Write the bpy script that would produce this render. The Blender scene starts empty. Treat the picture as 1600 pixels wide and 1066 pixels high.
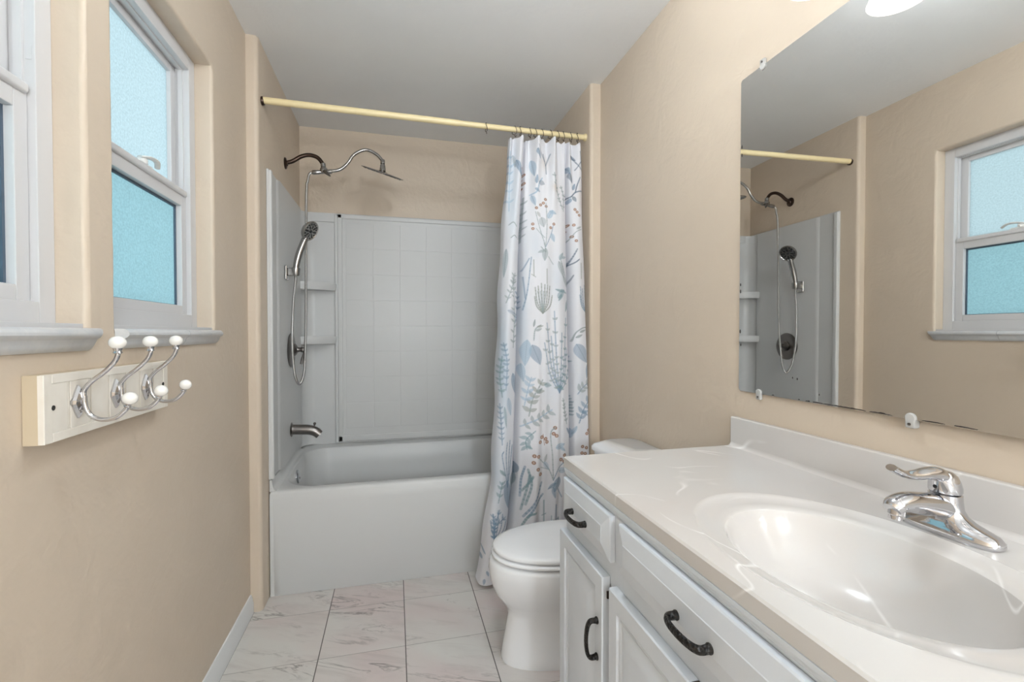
import bpy, bmesh, math, random
import numpy as np
from mathutils import Vector, Matrix

random.seed(7)
rng = np.random.default_rng(11)
C = bpy.context.scene.collection
SC = bpy.context.scene
PI = math.pi
R = math.radians

# ------------------------------------------------------------------ camera
H = 1.195                                   # height of the lens
cam_d = bpy.data.cameras.new('camera')
cam = bpy.data.objects.new('camera', cam_d)
C.objects.link(cam)
YAW, PITCH = 0.24725, -0.01694
fwd = Vector((math.sin(YAW) * math.cos(PITCH), math.cos(YAW) * math.cos(PITCH), math.sin(PITCH)))
rgt = Vector((math.cos(YAW), -math.sin(YAW), 0))
upv = rgt.cross(fwd)
cam.matrix_world = Matrix(((rgt.x, upv.x, -fwd.x, 0), (rgt.y, upv.y, -fwd.y, 0), (rgt.z, upv.z, -fwd.z, H), (0, 0, 0, 1)))
cam_d.sensor_width = 36.0
cam_d.lens = 725.05 / 1600 * 36
cam_d.clip_start = 0.02
SC.camera = cam

# ------------------------------------------------------------------ sky, exposure
world = bpy.data.worlds.new('sky')
SC.world = world
world.use_nodes = True
wn = world.node_tree.nodes
wn['Background'].inputs['Color'].default_value = (0.80, 0.93, 1.0, 1)
wn['Background'].inputs['Strength'].default_value = 1.9
SC.view_settings.view_transform = 'Standard'
SC.view_settings.look = 'None'
SC.view_settings.exposure = 0.0
SC.view_settings.gamma = 1.0
SC.view_settings.use_curve_mapping = False
SHADE = 1.9
REAR_FILL = 90.0  # strength of the fill lamp added behind the camera
CEIL_FILL = 82.0  # strength of the fill lamp added under the ceiling

# ------------------------------------------------------------------ materials
def mat(name, col, rough=0.5, metal=0.0, **kw):
    m = bpy.data.materials.new(name)
    m.use_nodes = True
    b = m.node_tree.nodes['Principled BSDF']
    b.inputs['Base Color'].default_value = (*col, 1)
    b.inputs['Roughness'].default_value = rough
    b.inputs['Metallic'].default_value = metal
    for k, v in kw.items():
        b.inputs[k].default_value = v
    return m

def nodes(m):
    nt = m.node_tree
    return nt, nt.nodes, nt.links, nt.nodes['Principled BSDF']

def coord(nt, scale=(1, 1, 1), rot=(0, 0, 0)):
    g = nt.nodes.new('ShaderNodeNewGeometry')
    mp = nt.nodes.new('ShaderNodeMapping')
    mp.inputs['Scale'].default_value = scale
    mp.inputs['Rotation'].default_value = rot
    nt.links.new(g.outputs['Position'], mp.inputs['Vector'])
    return mp.outputs['Vector']

def noise(nt, vec, scale, detail=2, rough=0.5, dist=0.0):
    n = nt.nodes.new('ShaderNodeTexNoise')
    n.inputs['Scale'].default_value = scale
    n.inputs['Detail'].default_value = detail
    n.inputs['Roughness'].default_value = rough
    n.inputs['Distortion'].default_value = dist
    nt.links.new(vec, n.inputs['Vector'])
    return n.outputs['Fac']

def ramp(nt, fac, stops):
    r = nt.nodes.new('ShaderNodeValToRGB')
    cr = r.color_ramp
    while len(cr.elements) < len(stops):
        cr.elements.new(0.5)
    for e, (p, c) in zip(cr.elements, stops):
        e.position = p
        e.color = (*c, 1) if len(c) == 3 else c
    nt.links.new(fac, r.inputs['Fac'])
    return r.outputs['Color']

def mixc(nt, fac, a, b, mode='MIX'):
    n = nt.nodes.new('ShaderNodeMix')
    n.data_type = 'RGBA'
    n.blend_type = mode
    for s, v in ((n.inputs[0], fac), (n.inputs[6], a), (n.inputs[7], b)):
        if isinstance(v, (int, float)):
            s.default_value = v
        elif isinstance(v, tuple):
            s.default_value = (*v, 1)
        else:
            nt.links.new(v, s)
    return n.outputs[2]

def mth(nt, op, a, b=None, clamp=False):
    n = nt.nodes.new('ShaderNodeMath')
    n.operation = op
    n.use_clamp = clamp
    for i, v in enumerate((a, b)):
        if v is None:
            continue
        if isinstance(v, (int, float)):
            n.inputs[i].default_value = v
        else:
            nt.links.new(v, n.inputs[i])
    return n.outputs[0]

def bump(nt, h, strength, dist=0.01):
    n = nt.nodes.new('ShaderNodeBump')
    n.inputs['Strength'].default_value = strength
    n.inputs['Distance'].default_value = dist
    nt.links.new(h, n.inputs['Height'])
    nt.links.new(n.outputs['Normal'], nt.nodes['Principled BSDF'].inputs['Normal'])

def lin(r, g, b):
    f = lambda c: (c / 255 / 12.92) if c / 255 <= 0.04045 else ((c / 255 + 0.055) / 1.055) ** 2.4
    return (f(r), f(g), f(b))

def wall_mat(name, col, rough=0.42, tex=0.38):
    m = mat(name, col, rough)
    nt, N, L, b = nodes(m)
    v = coord(nt)
    big = noise(nt, v, 2.2, 3)
    L.new(mixc(nt, ramp(nt, big, [(0.3, (0, 0, 0)), (0.75, (1, 1, 1))]), col, tuple(c * 0.95 for c in col)), b.inputs['Base Color'])
    fine = noise(nt, v, 55, 2)
    med = noise(nt, v, 9, 3, 0.55, 0.6)
    h = mth(nt, 'ADD', mth(nt, 'MULTIPLY', fine, 0.18), med)
    bump(nt, h, tex, 0.012)
    b.inputs['Specular IOR Level'].default_value = 0.4
    return m

M = {}
M['wall'] = wall_mat('beige_wall_paint', lin(208, 192, 173))
M['ceil'] = wall_mat('white_ceiling_paint', lin(240, 241, 242), 0.45, 0.15)
M['trim'] = mat('white_trim_paint', lin(225, 226, 226), 0.35)
M['vinyl'] = mat('white_window_vinyl', lin(208, 207, 208), 0.32)
M['ceramic'] = mat('white_ceramic', lin(236, 237, 239), 0.10, **{'Coat Weight': 0.4, 'Coat Roughness': 0.05})
M['acrylic'] = mat('white_tub_acrylic', lin(204, 204, 203), 0.34, **{'Specular IOR Level': 0.4})
M['chrome'] = mat('polished_chrome', (0.62, 0.62, 0.64), 0.05, 1.0)
M['nickel'] = mat('brushed_nickel', (0.40, 0.39, 0.38), 0.2, 1.0)
M['gunmetal'] = mat('aged_dark_nickel', (0.20, 0.185, 0.175), 0.28, 1.0)
M['bronze'] = mat('oil_rubbed_bronze', (0.075, 0.052, 0.042), 0.3, 1.0)
M['rubber'] = mat('black_rubber', (0.012, 0.012, 0.013), 0.6)
M['hole'] = mat('dark_hole', (0.03, 0.028, 0.025), 0.8)
M['cream'] = mat('cream_enamel_rod', lin(236, 218, 172), 0.35)
M['knob'] = mat('white_porcelain_knob', lin(238, 235, 230), 0.12)
M['lid'] = mat('white_seat_plastic', lin(238, 239, 241), 0.16)
M['dark_edge'] = mat('tarnished_mirror_edge', (0.05, 0.04, 0.035), 0.5)
M['clip'] = mat('clear_clip_plastic', (0.85, 0.84, 0.82), 0.15, **{'Transmission Weight': 0.55, 'IOR': 1.3})
M['gasket'] = mat('dark_glazing_gasket', lin(72, 88, 104), 0.45)
M['label'] = mat('white_plastic', lin(225, 225, 222), 0.3)

# painted cabinet: pale blue grey with faint wear
m = mat('pale_grey_cabinet_paint', lin(214, 222, 225), 0.38)
nt, N, L, b = nodes(m)
v = coord(nt)
L.new(mixc(nt, ramp(nt, noise(nt, v, 6, 3), [(0.35, (0, 0, 0)), (0.7, (1, 1, 1))]), lin(215, 220, 226), lin(208, 213, 220)), b.inputs['Base Color'])
bump(nt, noise(nt, coord(nt, (1, 1, 0.15)), 160, 2), 0.05, 0.002)
M['cabinet'] = m

# black pull with an embossed, slightly rubbed pattern
m = mat('embossed_black_metal', (0.012, 0.011, 0.011), 0.36, 0.0, **{'Specular IOR Level': 0.25})
nt, N, L, b = nodes(m)
vo = N.new('ShaderNodeTexVoronoi'); vo.inputs['Scale'].default_value = 210
L.new(coord(nt), vo.inputs['Vector'])
L.new(ramp(nt, vo.outputs['Distance'], [(0.35, (0.006, 0.0055, 0.0055)), (0.8, (0.022, 0.018, 0.015))]), b.inputs['Base Color'])
bump(nt, vo.outputs['Distance'], 0.8, 0.0025)
M['pull'] = m

# coat rack board paint, off-white
m = mat('off_white_board_paint', lin(228, 222, 212), 0.5)
nt, N, L, b = nodes(m)
L.new(mixc(nt, ramp(nt, noise(nt, coord(nt), 14, 3), [(0.4, (0, 0, 0)), (0.75, (1, 1, 1))]), lin(230, 224, 214), lin(219, 211, 199)), b.inputs['Base Color'])
M['board'] = m
M['board_end'] = mat('raw_tan_board_end', lin(196, 180, 154), 0.6)

# grey-white stone sill
m = mat('grey_white_stone', lin(205, 206, 208), 0.3)
nt, N, L, b = nodes(m)
L.new(mixc(nt, ramp(nt, noise(nt, coord(nt), 22, 5, 0.6, 1.0), [(0.35, (0, 0, 0)), (0.7, (1, 1, 1))]), lin(214, 215, 216), lin(200, 203, 207)), b.inputs['Base Color'])
M['stone'] = m

# cultured marble: warm white with thin swirling veins
m = mat('cream_cultured_marble', lin(207, 203, 199), 0.14, **{'Coat Weight': 0.15, 'Coat Roughness': 0.04})
nt, N, L, b = nodes(m)
v = coord(nt)
n1 = noise(nt, coord(nt, (4.1, 3.1, 3.0)), 1.0, 1.2, 0.35, 0.9)
vein = mth(nt, 'ABSOLUTE', mth(nt, 'SUBTRACT', n1, 0.5))
line = ramp(nt, vein, [(0.0, (1, 1, 1)), (0.012, (0, 0, 0))])
msk = ramp(nt, noise(nt, v, 5.5, 2), [(0.47, (0, 0, 0)), (0.62, (1, 1, 1))])
lm = mth(nt, 'MULTIPLY', line, msk)
cl = mixc(nt, ramp(nt, noise(nt, v, 3.0, 3), [(0.35, (0, 0, 0)), (0.7, (1, 1, 1))]), lin(208, 205, 202), lin(205, 198, 193))
L.new(mixc(nt, mth(nt, 'MULTIPLY', lm, 0.8), cl, lin(244, 242, 240)), b.inputs['Base Color'])
M['marble'] = m

# floor: 31 cm vinyl marble tiles, thin grout
T0 = 0.3125
m = mat('marble_floor_tiles', lin(206, 200, 196), 0.33)
nt, N, L, b = nodes(m)
g = N.new('ShaderNodeNewGeometry')
sx = N.new('ShaderNodeSeparateXYZ'); L.new(g.outputs['Position'], sx.inputs[0])
ux = mth(nt, 'DIVIDE', mth(nt, 'SUBTRACT', sx.outputs[0], 0.035), T0)
uy = mth(nt, 'DIVIDE', mth(nt, 'SUBTRACT', sx.outputs[1], 1.80), T0)
def edge(u):
    fr = mth(nt, 'FRACT', u)
    return mth(nt, 'MINIMUM', fr, mth(nt, 'SUBTRACT', 1.0, fr))
ex = mth(nt, 'LESS_THAN', edge(ux), 0.0060)
ey = mth(nt, 'MULTIPLY', mth(nt, 'LESS_THAN', edge(uy), 0.0042), 0.55)
gr = mth(nt, 'MAXIMUM', ex, ey)
cv = N.new('ShaderNodeCombineXYZ')
L.new(mth(nt, 'FLOOR', ux), cv.inputs[0]); L.new(mth(nt, 'FLOOR', uy), cv.inputs[1])
wnz = N.new('ShaderNodeTexWhiteNoise'); L.new(cv.outputs[0], wnz.inputs['Vector'])
off = N.new('ShaderNodeVectorMath'); off.operation = 'SCALE'; off.inputs['Scale'].default_value = 37.0
L.new(wnz.outputs['Color'], off.inputs[0])
rt = N.new('ShaderNodeMapping'); rt.inputs['Rotation'].default_value = (0, 0, R(24)); L.new(g.outputs['Position'], rt.inputs['Vector'])
st = N.new('ShaderNodeMapping'); st.inputs['Scale'].default_value = (3.4, 15.0, 1.0); L.new(rt.outputs['Vector'], st.inputs['Vector'])
ad = N.new('ShaderNodeVectorMath'); ad.operation = 'ADD'
L.new(st.outputs['Vector'], ad.inputs[0]); L.new(off.outputs['Vector'], ad.inputs[1])
vv = noise(nt, ad.outputs['Vector'], 1.0, 5, 0.62, 0.7)
rid = mth(nt, 'ABSOLUTE', mth(nt, 'SUBTRACT', vv, 0.47))
thin = ramp(nt, rid, [(0.0, (1, 1, 1)), (0.035, (0, 0, 0))])
ad2 = N.new('ShaderNodeVectorMath'); ad2.operation = 'ADD'
st2 = N.new('ShaderNodeMapping'); st2.inputs['Scale'].default_value = (3.0, 6.5, 1.0); L.new(rt.outputs['Vector'], st2.inputs['Vector'])
L.new(st2.outputs['Vector'], ad2.inputs[0]); L.new(off.outputs['Vector'], ad2.inputs[1])
blot = noise(nt, ad2.outputs['Vector'], 1.0, 3, 0.5, 0.4)
bm_ = ramp(nt, blot, [(0.50, (0, 0, 0)), (0.68, (1, 1, 1))])
base = mixc(nt, ramp(nt, noise(nt, ad2.outputs['Vector'], 0.7, 2), [(0.40, (0, 0, 0)), (0.65, (1, 1, 1))]), lin(214, 211, 206), lin(209, 196, 193))
soft = ramp(nt, vv, [(0.50, (0, 0, 0)), (0.72, (1, 1, 1))])
c1 = mixc(nt, mth(nt, 'MULTIPLY', soft, 0.45), base, lin(176, 166, 162))
c2 = mixc(nt, mth(nt, 'MULTIPLY', mth(nt, 'MULTIPLY', thin, bm_), 0.75), c1, lin(112, 104, 102))
L.new(mixc(nt, gr, c2, lin(92, 86, 82)), b.inputs['Base Color'])
bump(nt, mth(nt, 'SUBTRACT', 1.0, gr), 0.25, 0.002)
M['floor'] = m

# frosted pane: rippled glass that scatters daylight, its outer face clear
def pane_mat(name, col):
    m = bpy.data.materials.new(name); m.use_nodes = True
    nt = m.node_tree; N = nt.nodes; L = nt.links
    N.remove(N['Principled BSDF'])
    v = coord(nt)
    n = noise(nt, v, 150, 3, 0.7)
    c = mixc(nt, ramp(nt, n, [(0.35, (0, 0, 0)), (0.65, (1, 1, 1))]), tuple(x * 0.86 for x in col), tuple(min(1, x * 1.09) for x in col))
    t = N.new('ShaderNodeBsdfTranslucent'); L.new(c, t.inputs['Color'])
    gl = N.new('ShaderNodeBsdfGlossy'); gl.inputs['Roughness'].default_value = 0.28
    gl.inputs['Color'].default_value = (0.9, 0.95, 1, 1)
    mx = N.new('ShaderNodeMixShader'); mx.inputs[0].default_value = 0.06
    L.new(t.outputs[0], mx.inputs[1]); L.new(gl.outputs[0], mx.inputs[2])
    bp = N.new('ShaderNodeBump'); bp.inputs['Strength'].default_value = 0.35; bp.inputs['Distance'].default_value = 0.002
    L.new(n, bp.inputs['Height'])
    L.new(bp.outputs[0], t.inputs['Normal']); L.new(bp.outputs[0], gl.inputs['Normal'])
    L.new(mx.outputs[0], N['Material Output'].inputs['Surface'])
    return m
M['pane'] = pane_mat('frosted_glass', (0.42, 0.505, 0.52))
M['pane_low'] = pane_mat('tinted_frosted_glass', (0.27, 0.425, 0.45))
m = bpy.data.materials.new('clear_outer_face'); m.use_nodes = True
N = m.node_tree.nodes; N.remove(N['Principled BSDF'])
t = N.new('ShaderNodeBsdfTransparent'); m.node_tree.links.new(t.outputs[0], N['Material Output'].inputs['Surface'])
M['clear'] = m
m = bpy.data.materials.new('insect_mesh'); m.use_nodes = True
N = m.node_tree.nodes; N.remove(N['Principled BSDF'])
t = N.new('ShaderNodeBsdfTransparent'); d = N.new('ShaderNodeBsdfDiffuse'); d.inputs['Color'].default_value = (0.03, 0.06, 0.07, 1)
mx = N.new('ShaderNodeMixShader'); mx.inputs[0].default_value = 0.04
m.node_tree.links.new(t.outputs[0], mx.inputs[1]); m.node_tree.links.new(d.outputs[0], mx.inputs[2])
m.node_tree.links.new(mx.outputs[0], N['Material Output'].inputs['Surface'])
M['screen'] = m

# mirror silvering
m = mat('mirror_silver', (0.88, 0.88, 0.865), 0.012, 1.0)
M['mirror'] = m

# lamp shade and bulb
def bulb_mat(name, col, s):
    m = bpy.data.materials.new(name); m.use_nodes = True
    N = m.node_tree.nodes; N.remove(N['Principled BSDF'])
    e = N.new('ShaderNodeEmission'); e.inputs['Color'].default_value = (*col, 1); e.inputs['Strength'].default_value = s
    m.node_tree.links.new(e.outputs[0], N['Material Output'].inputs['Surface'])
    return m
M['shade'] = bulb_mat('lit_white_shade_glass', (1.0, 0.95, 0.89), SHADE)

# printed curtain cloth: colours come from the print stored on the cloth
m = mat('printed_cloth', (0.8, 0.8, 0.82), 0.8)
nt, N, L, b = nodes(m)
a = N.new('ShaderNodeVertexColor'); a.layer_name = 'print'
L.new(a.outputs['Color'], b.inputs['Base Color'])
b.inputs['Sheen Weight'].default_value = 0.1
tr = N.new('ShaderNodeBsdfTranslucent'); L.new(a.outputs['Color'], tr.inputs['Color'])
mx = N.new('ShaderNodeMixShader'); mx.inputs[0].default_value = 0.18
L.new(b.outputs[0], mx.inputs[1]); L.new(tr.outputs[0], mx.inputs[2]); L.new(mx.outputs[0], N['Material Output'].inputs['Surface'])
bump(nt, noise(nt, coord(nt), 900, 1), 0.08, 0.001)
M['cloth'] = m

# ------------------------------------------------------------------ mesh helpers
def spline(pts, n=8):
    P = [Vector(p) for p in pts]
    Q = [P[0] * 2 - P[1]] + P + [P[-1] * 2 - P[-2]]
    out = []
    for i in range(1, len(Q) - 2):
        a, b_, c, d_ = Q[i - 1], Q[i], Q[i + 1], Q[i + 2]
        for k in range(n):
            t = k / n
            out.append(0.5 * ((2 * b_) + (c - a) * t + (2 * a - 5 * b_ + 4 * c - d_) * t * t + (3 * b_ - a - 3 * c + d_) * t ** 3))
    out.append(P[-1])
    return out

class MB:
    def __init__(self):
        self.bm = bmesh.new()
        self.mi = 0
        self.wn = False
    def faces(self, fs):
        for f in fs:
            f.material_index = self.mi
    def box(self, x0, x1, y0, y1, z0, z1, bev=0.0, seg=2):
        bm = self.bm
        self.wn = self.wn or bev > 0
        before = set(bm.faces)
        g = bmesh.ops.create_cube(bm, size=1.0, matrix=Matrix.Translation(((x0 + x1) / 2, (y0 + y1) / 2, (z0 + z1) / 2)) @ Matrix.Diagonal((abs(x1 - x0), abs(y1 - y0), abs(z1 - z0), 1)))
        if bev > 0:
            es = list({e for v in g['verts'] for e in v.link_edges})
            bmesh.ops.bevel(bm, geom=es, offset=bev, segments=seg, affect='EDGES', profile=0.5, clamp_overlap=True)
        self.faces([f for f in bm.faces if f not in before])
        return self
    def rings(self, rings, closed=True, cap0=True, cap1=True):
        bm = self.bm
        V = [[bm.verts.new(p) for p in r] for r in rings]
        fs = []
        for a, b_ in zip(V, V[1:]):
            n = len(a)
            for i in range(n if closed else n - 1):
                j = (i + 1) % n
                fs.append(bm.faces.new((a[i], a[j], b_[j], b_[i])))
        if cap0: fs.append(bm.faces.new(list(reversed(V[0]))))
        if cap1: fs.append(bm.faces.new(V[-1]))
        self.faces(fs)
        return self
    def tube(self, pts, rad, n=14, smooth=8, up=None, cap=True):
        P = spline(pts, smooth) if smooth else [Vector(p) for p in pts]
        N = len(P)
        rr = rad if callable(rad) else (lambda t: rad)
        nrm = None
        rings = []
        for i, p in enumerate(P):
            t = (P[min(i + 1, N - 1)] - P[max(i - 1, 0)]).normalized()
            if nrm is None:
                nrm = Vector(up) if up else (Vector((0, 0, 1)) if abs(t.z) < 0.9 else Vector((1, 0, 0)))
            nrm = (nrm - t * nrm.dot(t)).normalized()
            bn = t.cross(nrm)
            r_ = rr(i / (N - 1))
            ra, rb = r_ if isinstance(r_, tuple) else (r_, r_)
            rings.append([p + nrm * (ra * math.cos(2 * PI * k / n)) + bn * (rb * math.sin(2 * PI * k / n)) for k in range(n)])
        return self.rings(rings, True, cap, cap)
    def lathe(self, prof, loc=(0, 0, 0), axis=(0, 0, 1), n=24, cap0=True, cap1=True, sx=1.0, sy=1.0):
        q = Vector((0, 0, 1)).rotation_difference(Vector(axis).normalized())
        L0 = Vector(loc)
        rings = [[L0 + q @ Vector((max(r, 1e-5) * sx * math.cos(2 * PI * k / n), max(r, 1e-5) * sy * math.sin(2 * PI * k / n), z)) for k in range(n)] for r, z in prof]
        return self.rings(rings, True, cap0, cap1)
    def ball(self, c, r, squash=1.0, axis=(0, 0, 1), n=20):
        pr = [(r * math.sin(PI * k / 10), -r * squash * math.cos(PI * k / 10)) for k in range(11)]
        return self.lathe(pr, c, axis, n)
    def prism(self, poly, axis, a, b_):
        def mk(p, t):
            return {'x': (t, p[0], p[1]), 'y': (p[0], t, p[1]), 'z': (p[0], p[1], t)}[axis]
        return self.rings([[mk(p, a) for p in poly], [mk(p, b_) for p in poly]])
    def build(self, name, material, parent=None, sharp=38, flat=False):
        bm = self.bm
        bmesh.ops.recalc_face_normals(bm, faces=bm.faces)
        me = bpy.data.meshes.new(name)
        bm.to_mesh(me); bm.free()
        for mm in (material if isinstance(material, (list, tuple)) else [material]):
            me.materials.append(mm)
        if not flat:
            me.polygons.foreach_set('use_smooth', [True] * len(me.polygons))
            me.set_sharp_from_angle(angle=R(sharp))
        o = bpy.data.objects.new(name, me)
        C.objects.link(o)
        if self.wn and not flat:
            w_ = o.modifiers.new('even_faces', 'WEIGHTED_NORMAL'); w_.keep_sharp = True
        if parent is not None:
            o.parent = parent
            off = Vector((0, 0, 0)); p = parent
            while p is not None:
                off += p.location; p = p.parent
            o.location = -off
        return o

def tag(o, label, cat, group=None, kind=None):
    o['label'] = label; o['category'] = cat
    if group: o['group'] = group
    if kind: o['kind'] = kind
    return o

def thing(name, label, cat, loc=(0, 0, 0), group=None, kind=None):
    o = bpy.data.objects.new(name, None)
    o.empty_display_size = 0.05
    C.objects.link(o)
    o.location = loc
    return tag(o, label, cat, group, kind)

def struct(mb, name, material, label, cat, **kw):
    return tag(mb.build(name, material, **kw), label, cat, kind='structure')

def copy_tree(o, parent=None):
    c = o.copy(); C.objects.link(c)
    if parent: c.parent = parent
    for ch in [x for x in bpy.data.objects if x.parent == o]:
        copy_tree(ch, c)
    return c

# ------------------------------------------------------------------ room shell
XL, XR = -0.602, 1.010          # main side walls
XA, XAR = -0.556, 0.955         # narrower tub alcove
YW, YB = 2.177, 3.056           # where the alcove starts, its back wall
YN = -1.60                      # wall behind the camera
ZC = 2.448
# window openings along the left wall (y0, y1), sill and head heights
OP = [(0.535, 1.121), (1.218, 1.803)]
Z0, Z1 = 1.203, 2.108
WT = 0.15                       # wall thickness

b = MB(); b.box(XL - 0.3, XR + 0.3, YN - 0.1, YB + 0.2, -0.06, 0.0)
struct(b, 'floor', M['floor'], 'pale veined marble look floor tiles with thin dark grout', 'floor')
b = MB(); b.box(XL - 0.3, XR + 0.3, YN - 0.1, YB + 0.2, ZC, ZC + 0.06)
struct(b, 'ceiling', M['ceil'], 'plain white painted bathroom ceiling', 'ceiling')

# left wall with two window openings; plaster edges are rounded and a little uneven
def wall_left():
    mb = MB(); bm = mb.bm
    rr = 0.010
    EX = [(a_ - rr, c_ + rr) for a_, c_ in OP]
    ze0, ze1 = Z0 - rr, Z1 + rr
    ys = sorted({YN, YW, *[y for o in EX for y in o]})
    zs = [0.0, ze0, ze1, ZC]
    xi, xo = XL, XL - WT
    def hole(y0, z0): return any(abs(o[0] - y0) < 1e-6 for o in EX) and abs(z0 - ze0) < 1e-6
    for y0, y1 in zip(ys, ys[1:]):
        for z0, z1 in zip(zs, zs[1:]):
            if not hole(y0, z0):
                bm.faces.new([bm.verts.new(p) for p in ((xi, y0, z0), (xi, y0, z1), (xi, y1, z1), (xi, y1, z0))])
    for o in OP:
        def loop(y0, y1, z0, z1, x, jit):
            P = []
            N_ = 34
            for (ya, za), (yb, zb) in (((y0, z0), (y1, z0)), ((y1, z0), (y1, z1)), ((y1, z1), (y0, z1)), ((y0, z1), (y0, z0))):
                for k in range(N_):
                    t = k / N_
                    P.append([x, ya + (yb - ya) * t, za + (zb - za) * t])
            for p, j in zip(P, jit): p[1] += j[0]; p[2] += j[1]
            return P
        jit = [(random.uniform(-1, 1) * 0.0023, random.uniform(-1, 1) * 0.0016) for _ in range(136)]
        zero = [(0, 0)] * 136
        R_ = []
        for k in range(5):
            a_ = k / 4 * PI / 2
            g = rr * (1 - math.sin(a_)); x = xi - rr * (1 - math.cos(a_))
            R_.append(loop(o[0] - g, o[1] + g, Z0 - g, Z1 + g, x, zero if k == 0 else [(u_ * min(1, k / 2), w_ * min(1, k / 2)) for u_, w_ in jit]))
        R_.append(loop(o[0], o[1], Z0, Z1, xi - 0.03, [(u_ * 0.3, w_ * 0.3) for u_, w_ in jit]))
        R_.append(loop(o[0], o[1], Z0, Z1, xo, zero))
        mb.rings(R_, True, False, False)
    bmesh.ops.recalc_face_normals(bm, faces=bm.faces)
    o = struct(mb, 'wall_left', M['wall'], 'long beige textured wall holding both windows and the coat rack', 'wall', sharp=60)
wall_left()

def bullnose(name, x0, x1, y0, y1, edge_x, label):
    """alcove side wall whose room-side corner is a rounded plaster bead"""
    r = 0.018
    pts = []
    s = 1 if edge_x == x1 else -1
    for k in range(7):
        a = k / 6 * PI / 2
        pts.append((edge_x - s * r + s * r * math.sin(a), y0 + r - r * math.cos(a)))
    far = x0 if edge_x == x1 else x1
    poly = [(far, y0)] + pts + [(edge_x, y1), (far, y1)]
    b = MB(); b.prism(poly, 'z', 0.0, ZC)
    struct(b, name, M['wall'], label, 'wall', sharp=60)
bullnose('wall_alcove_left', XL - WT, XA, YW, YB, XA, 'narrow beige alcove wall carrying the shower pipe')
bullnose('wall_alcove_right', XAR, XR + WT, YW, YB, XAR, 'narrow beige alcove wall behind the curtain')
b = MB(); b.box(XR, XR + WT, YN, YW, 0, ZC); struct(b, 'wall_right', M['wall'], 'beige textured wall behind the mirror and vanity', 'wall')
b = MB(); b.box(XL - WT, XR + WT, YB, YB + 0.1, 0, ZC); struct(b, 'wall_back', M['wall'], 'beige back wall of the tub alcove', 'wall')
b = MB(); b.box(XL - WT, XR + WT, YN - 0.1, YN, 0, ZC); struct(b, 'wall_near', M['ceil'], 'white wall opposite the tub', 'wall')  # unseen wall, made white to bounce more light into the room

# baseboard: moulded profile along the left wall, its far end mitred
prof = [(XL, 0.0), (XL + 0.013, 0.0), (XL + 0.013, 0.045), (XL + 0.010, 0.052), (XL + 0.009, 0.064), (XL + 0.004, 0.078), (XL, 0.080)]
b = MB(); b.rings([[(x, YN, z) for x, z in prof], [(x, YW - 0.004, z) for x, z in prof]])
struct(b, 'baseboard_left', M['trim'], 'low white moulded baseboard along the left wall', 'baseboard', sharp=25)

# ------------------------------------------------------------------ windows
XF = -0.655                     # inner face of the vinyl frame
def frame_ring(mb, x0, x1, y0, y1, z0, z1, wl, wr, wb, wt, bev=0.002):
    """four mitre-like bars around an opening"""
    mb.box(x0, x1, y0, y0 + wl, z0, z1, bev)
    mb.box(x0, x1, y1 - wr, y1, z0, z1, bev)
    mb.box(x0, x1, y0 + wl * 0.99, y1 - wr * 0.99, z0, z0 + wb, bev)
    mb.box(x0, x1, y0 + wl * 0.99, y1 - wr * 0.99, z1 - wt, z1, bev)

def pane(y0, y1, z0, z1, x, parent, t=0.004, glass='pane'):
    mb = MB(); bm = mb.bm
    mb.box(x - t, x, y0, y1, z0, z1)
    o = mb.build('pane', [M[glass], M['clear']], parent, flat=True)
    for p in o.data.polygons:
        if p.normal.x < 0.5: p.material_index = 1
    return o

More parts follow.
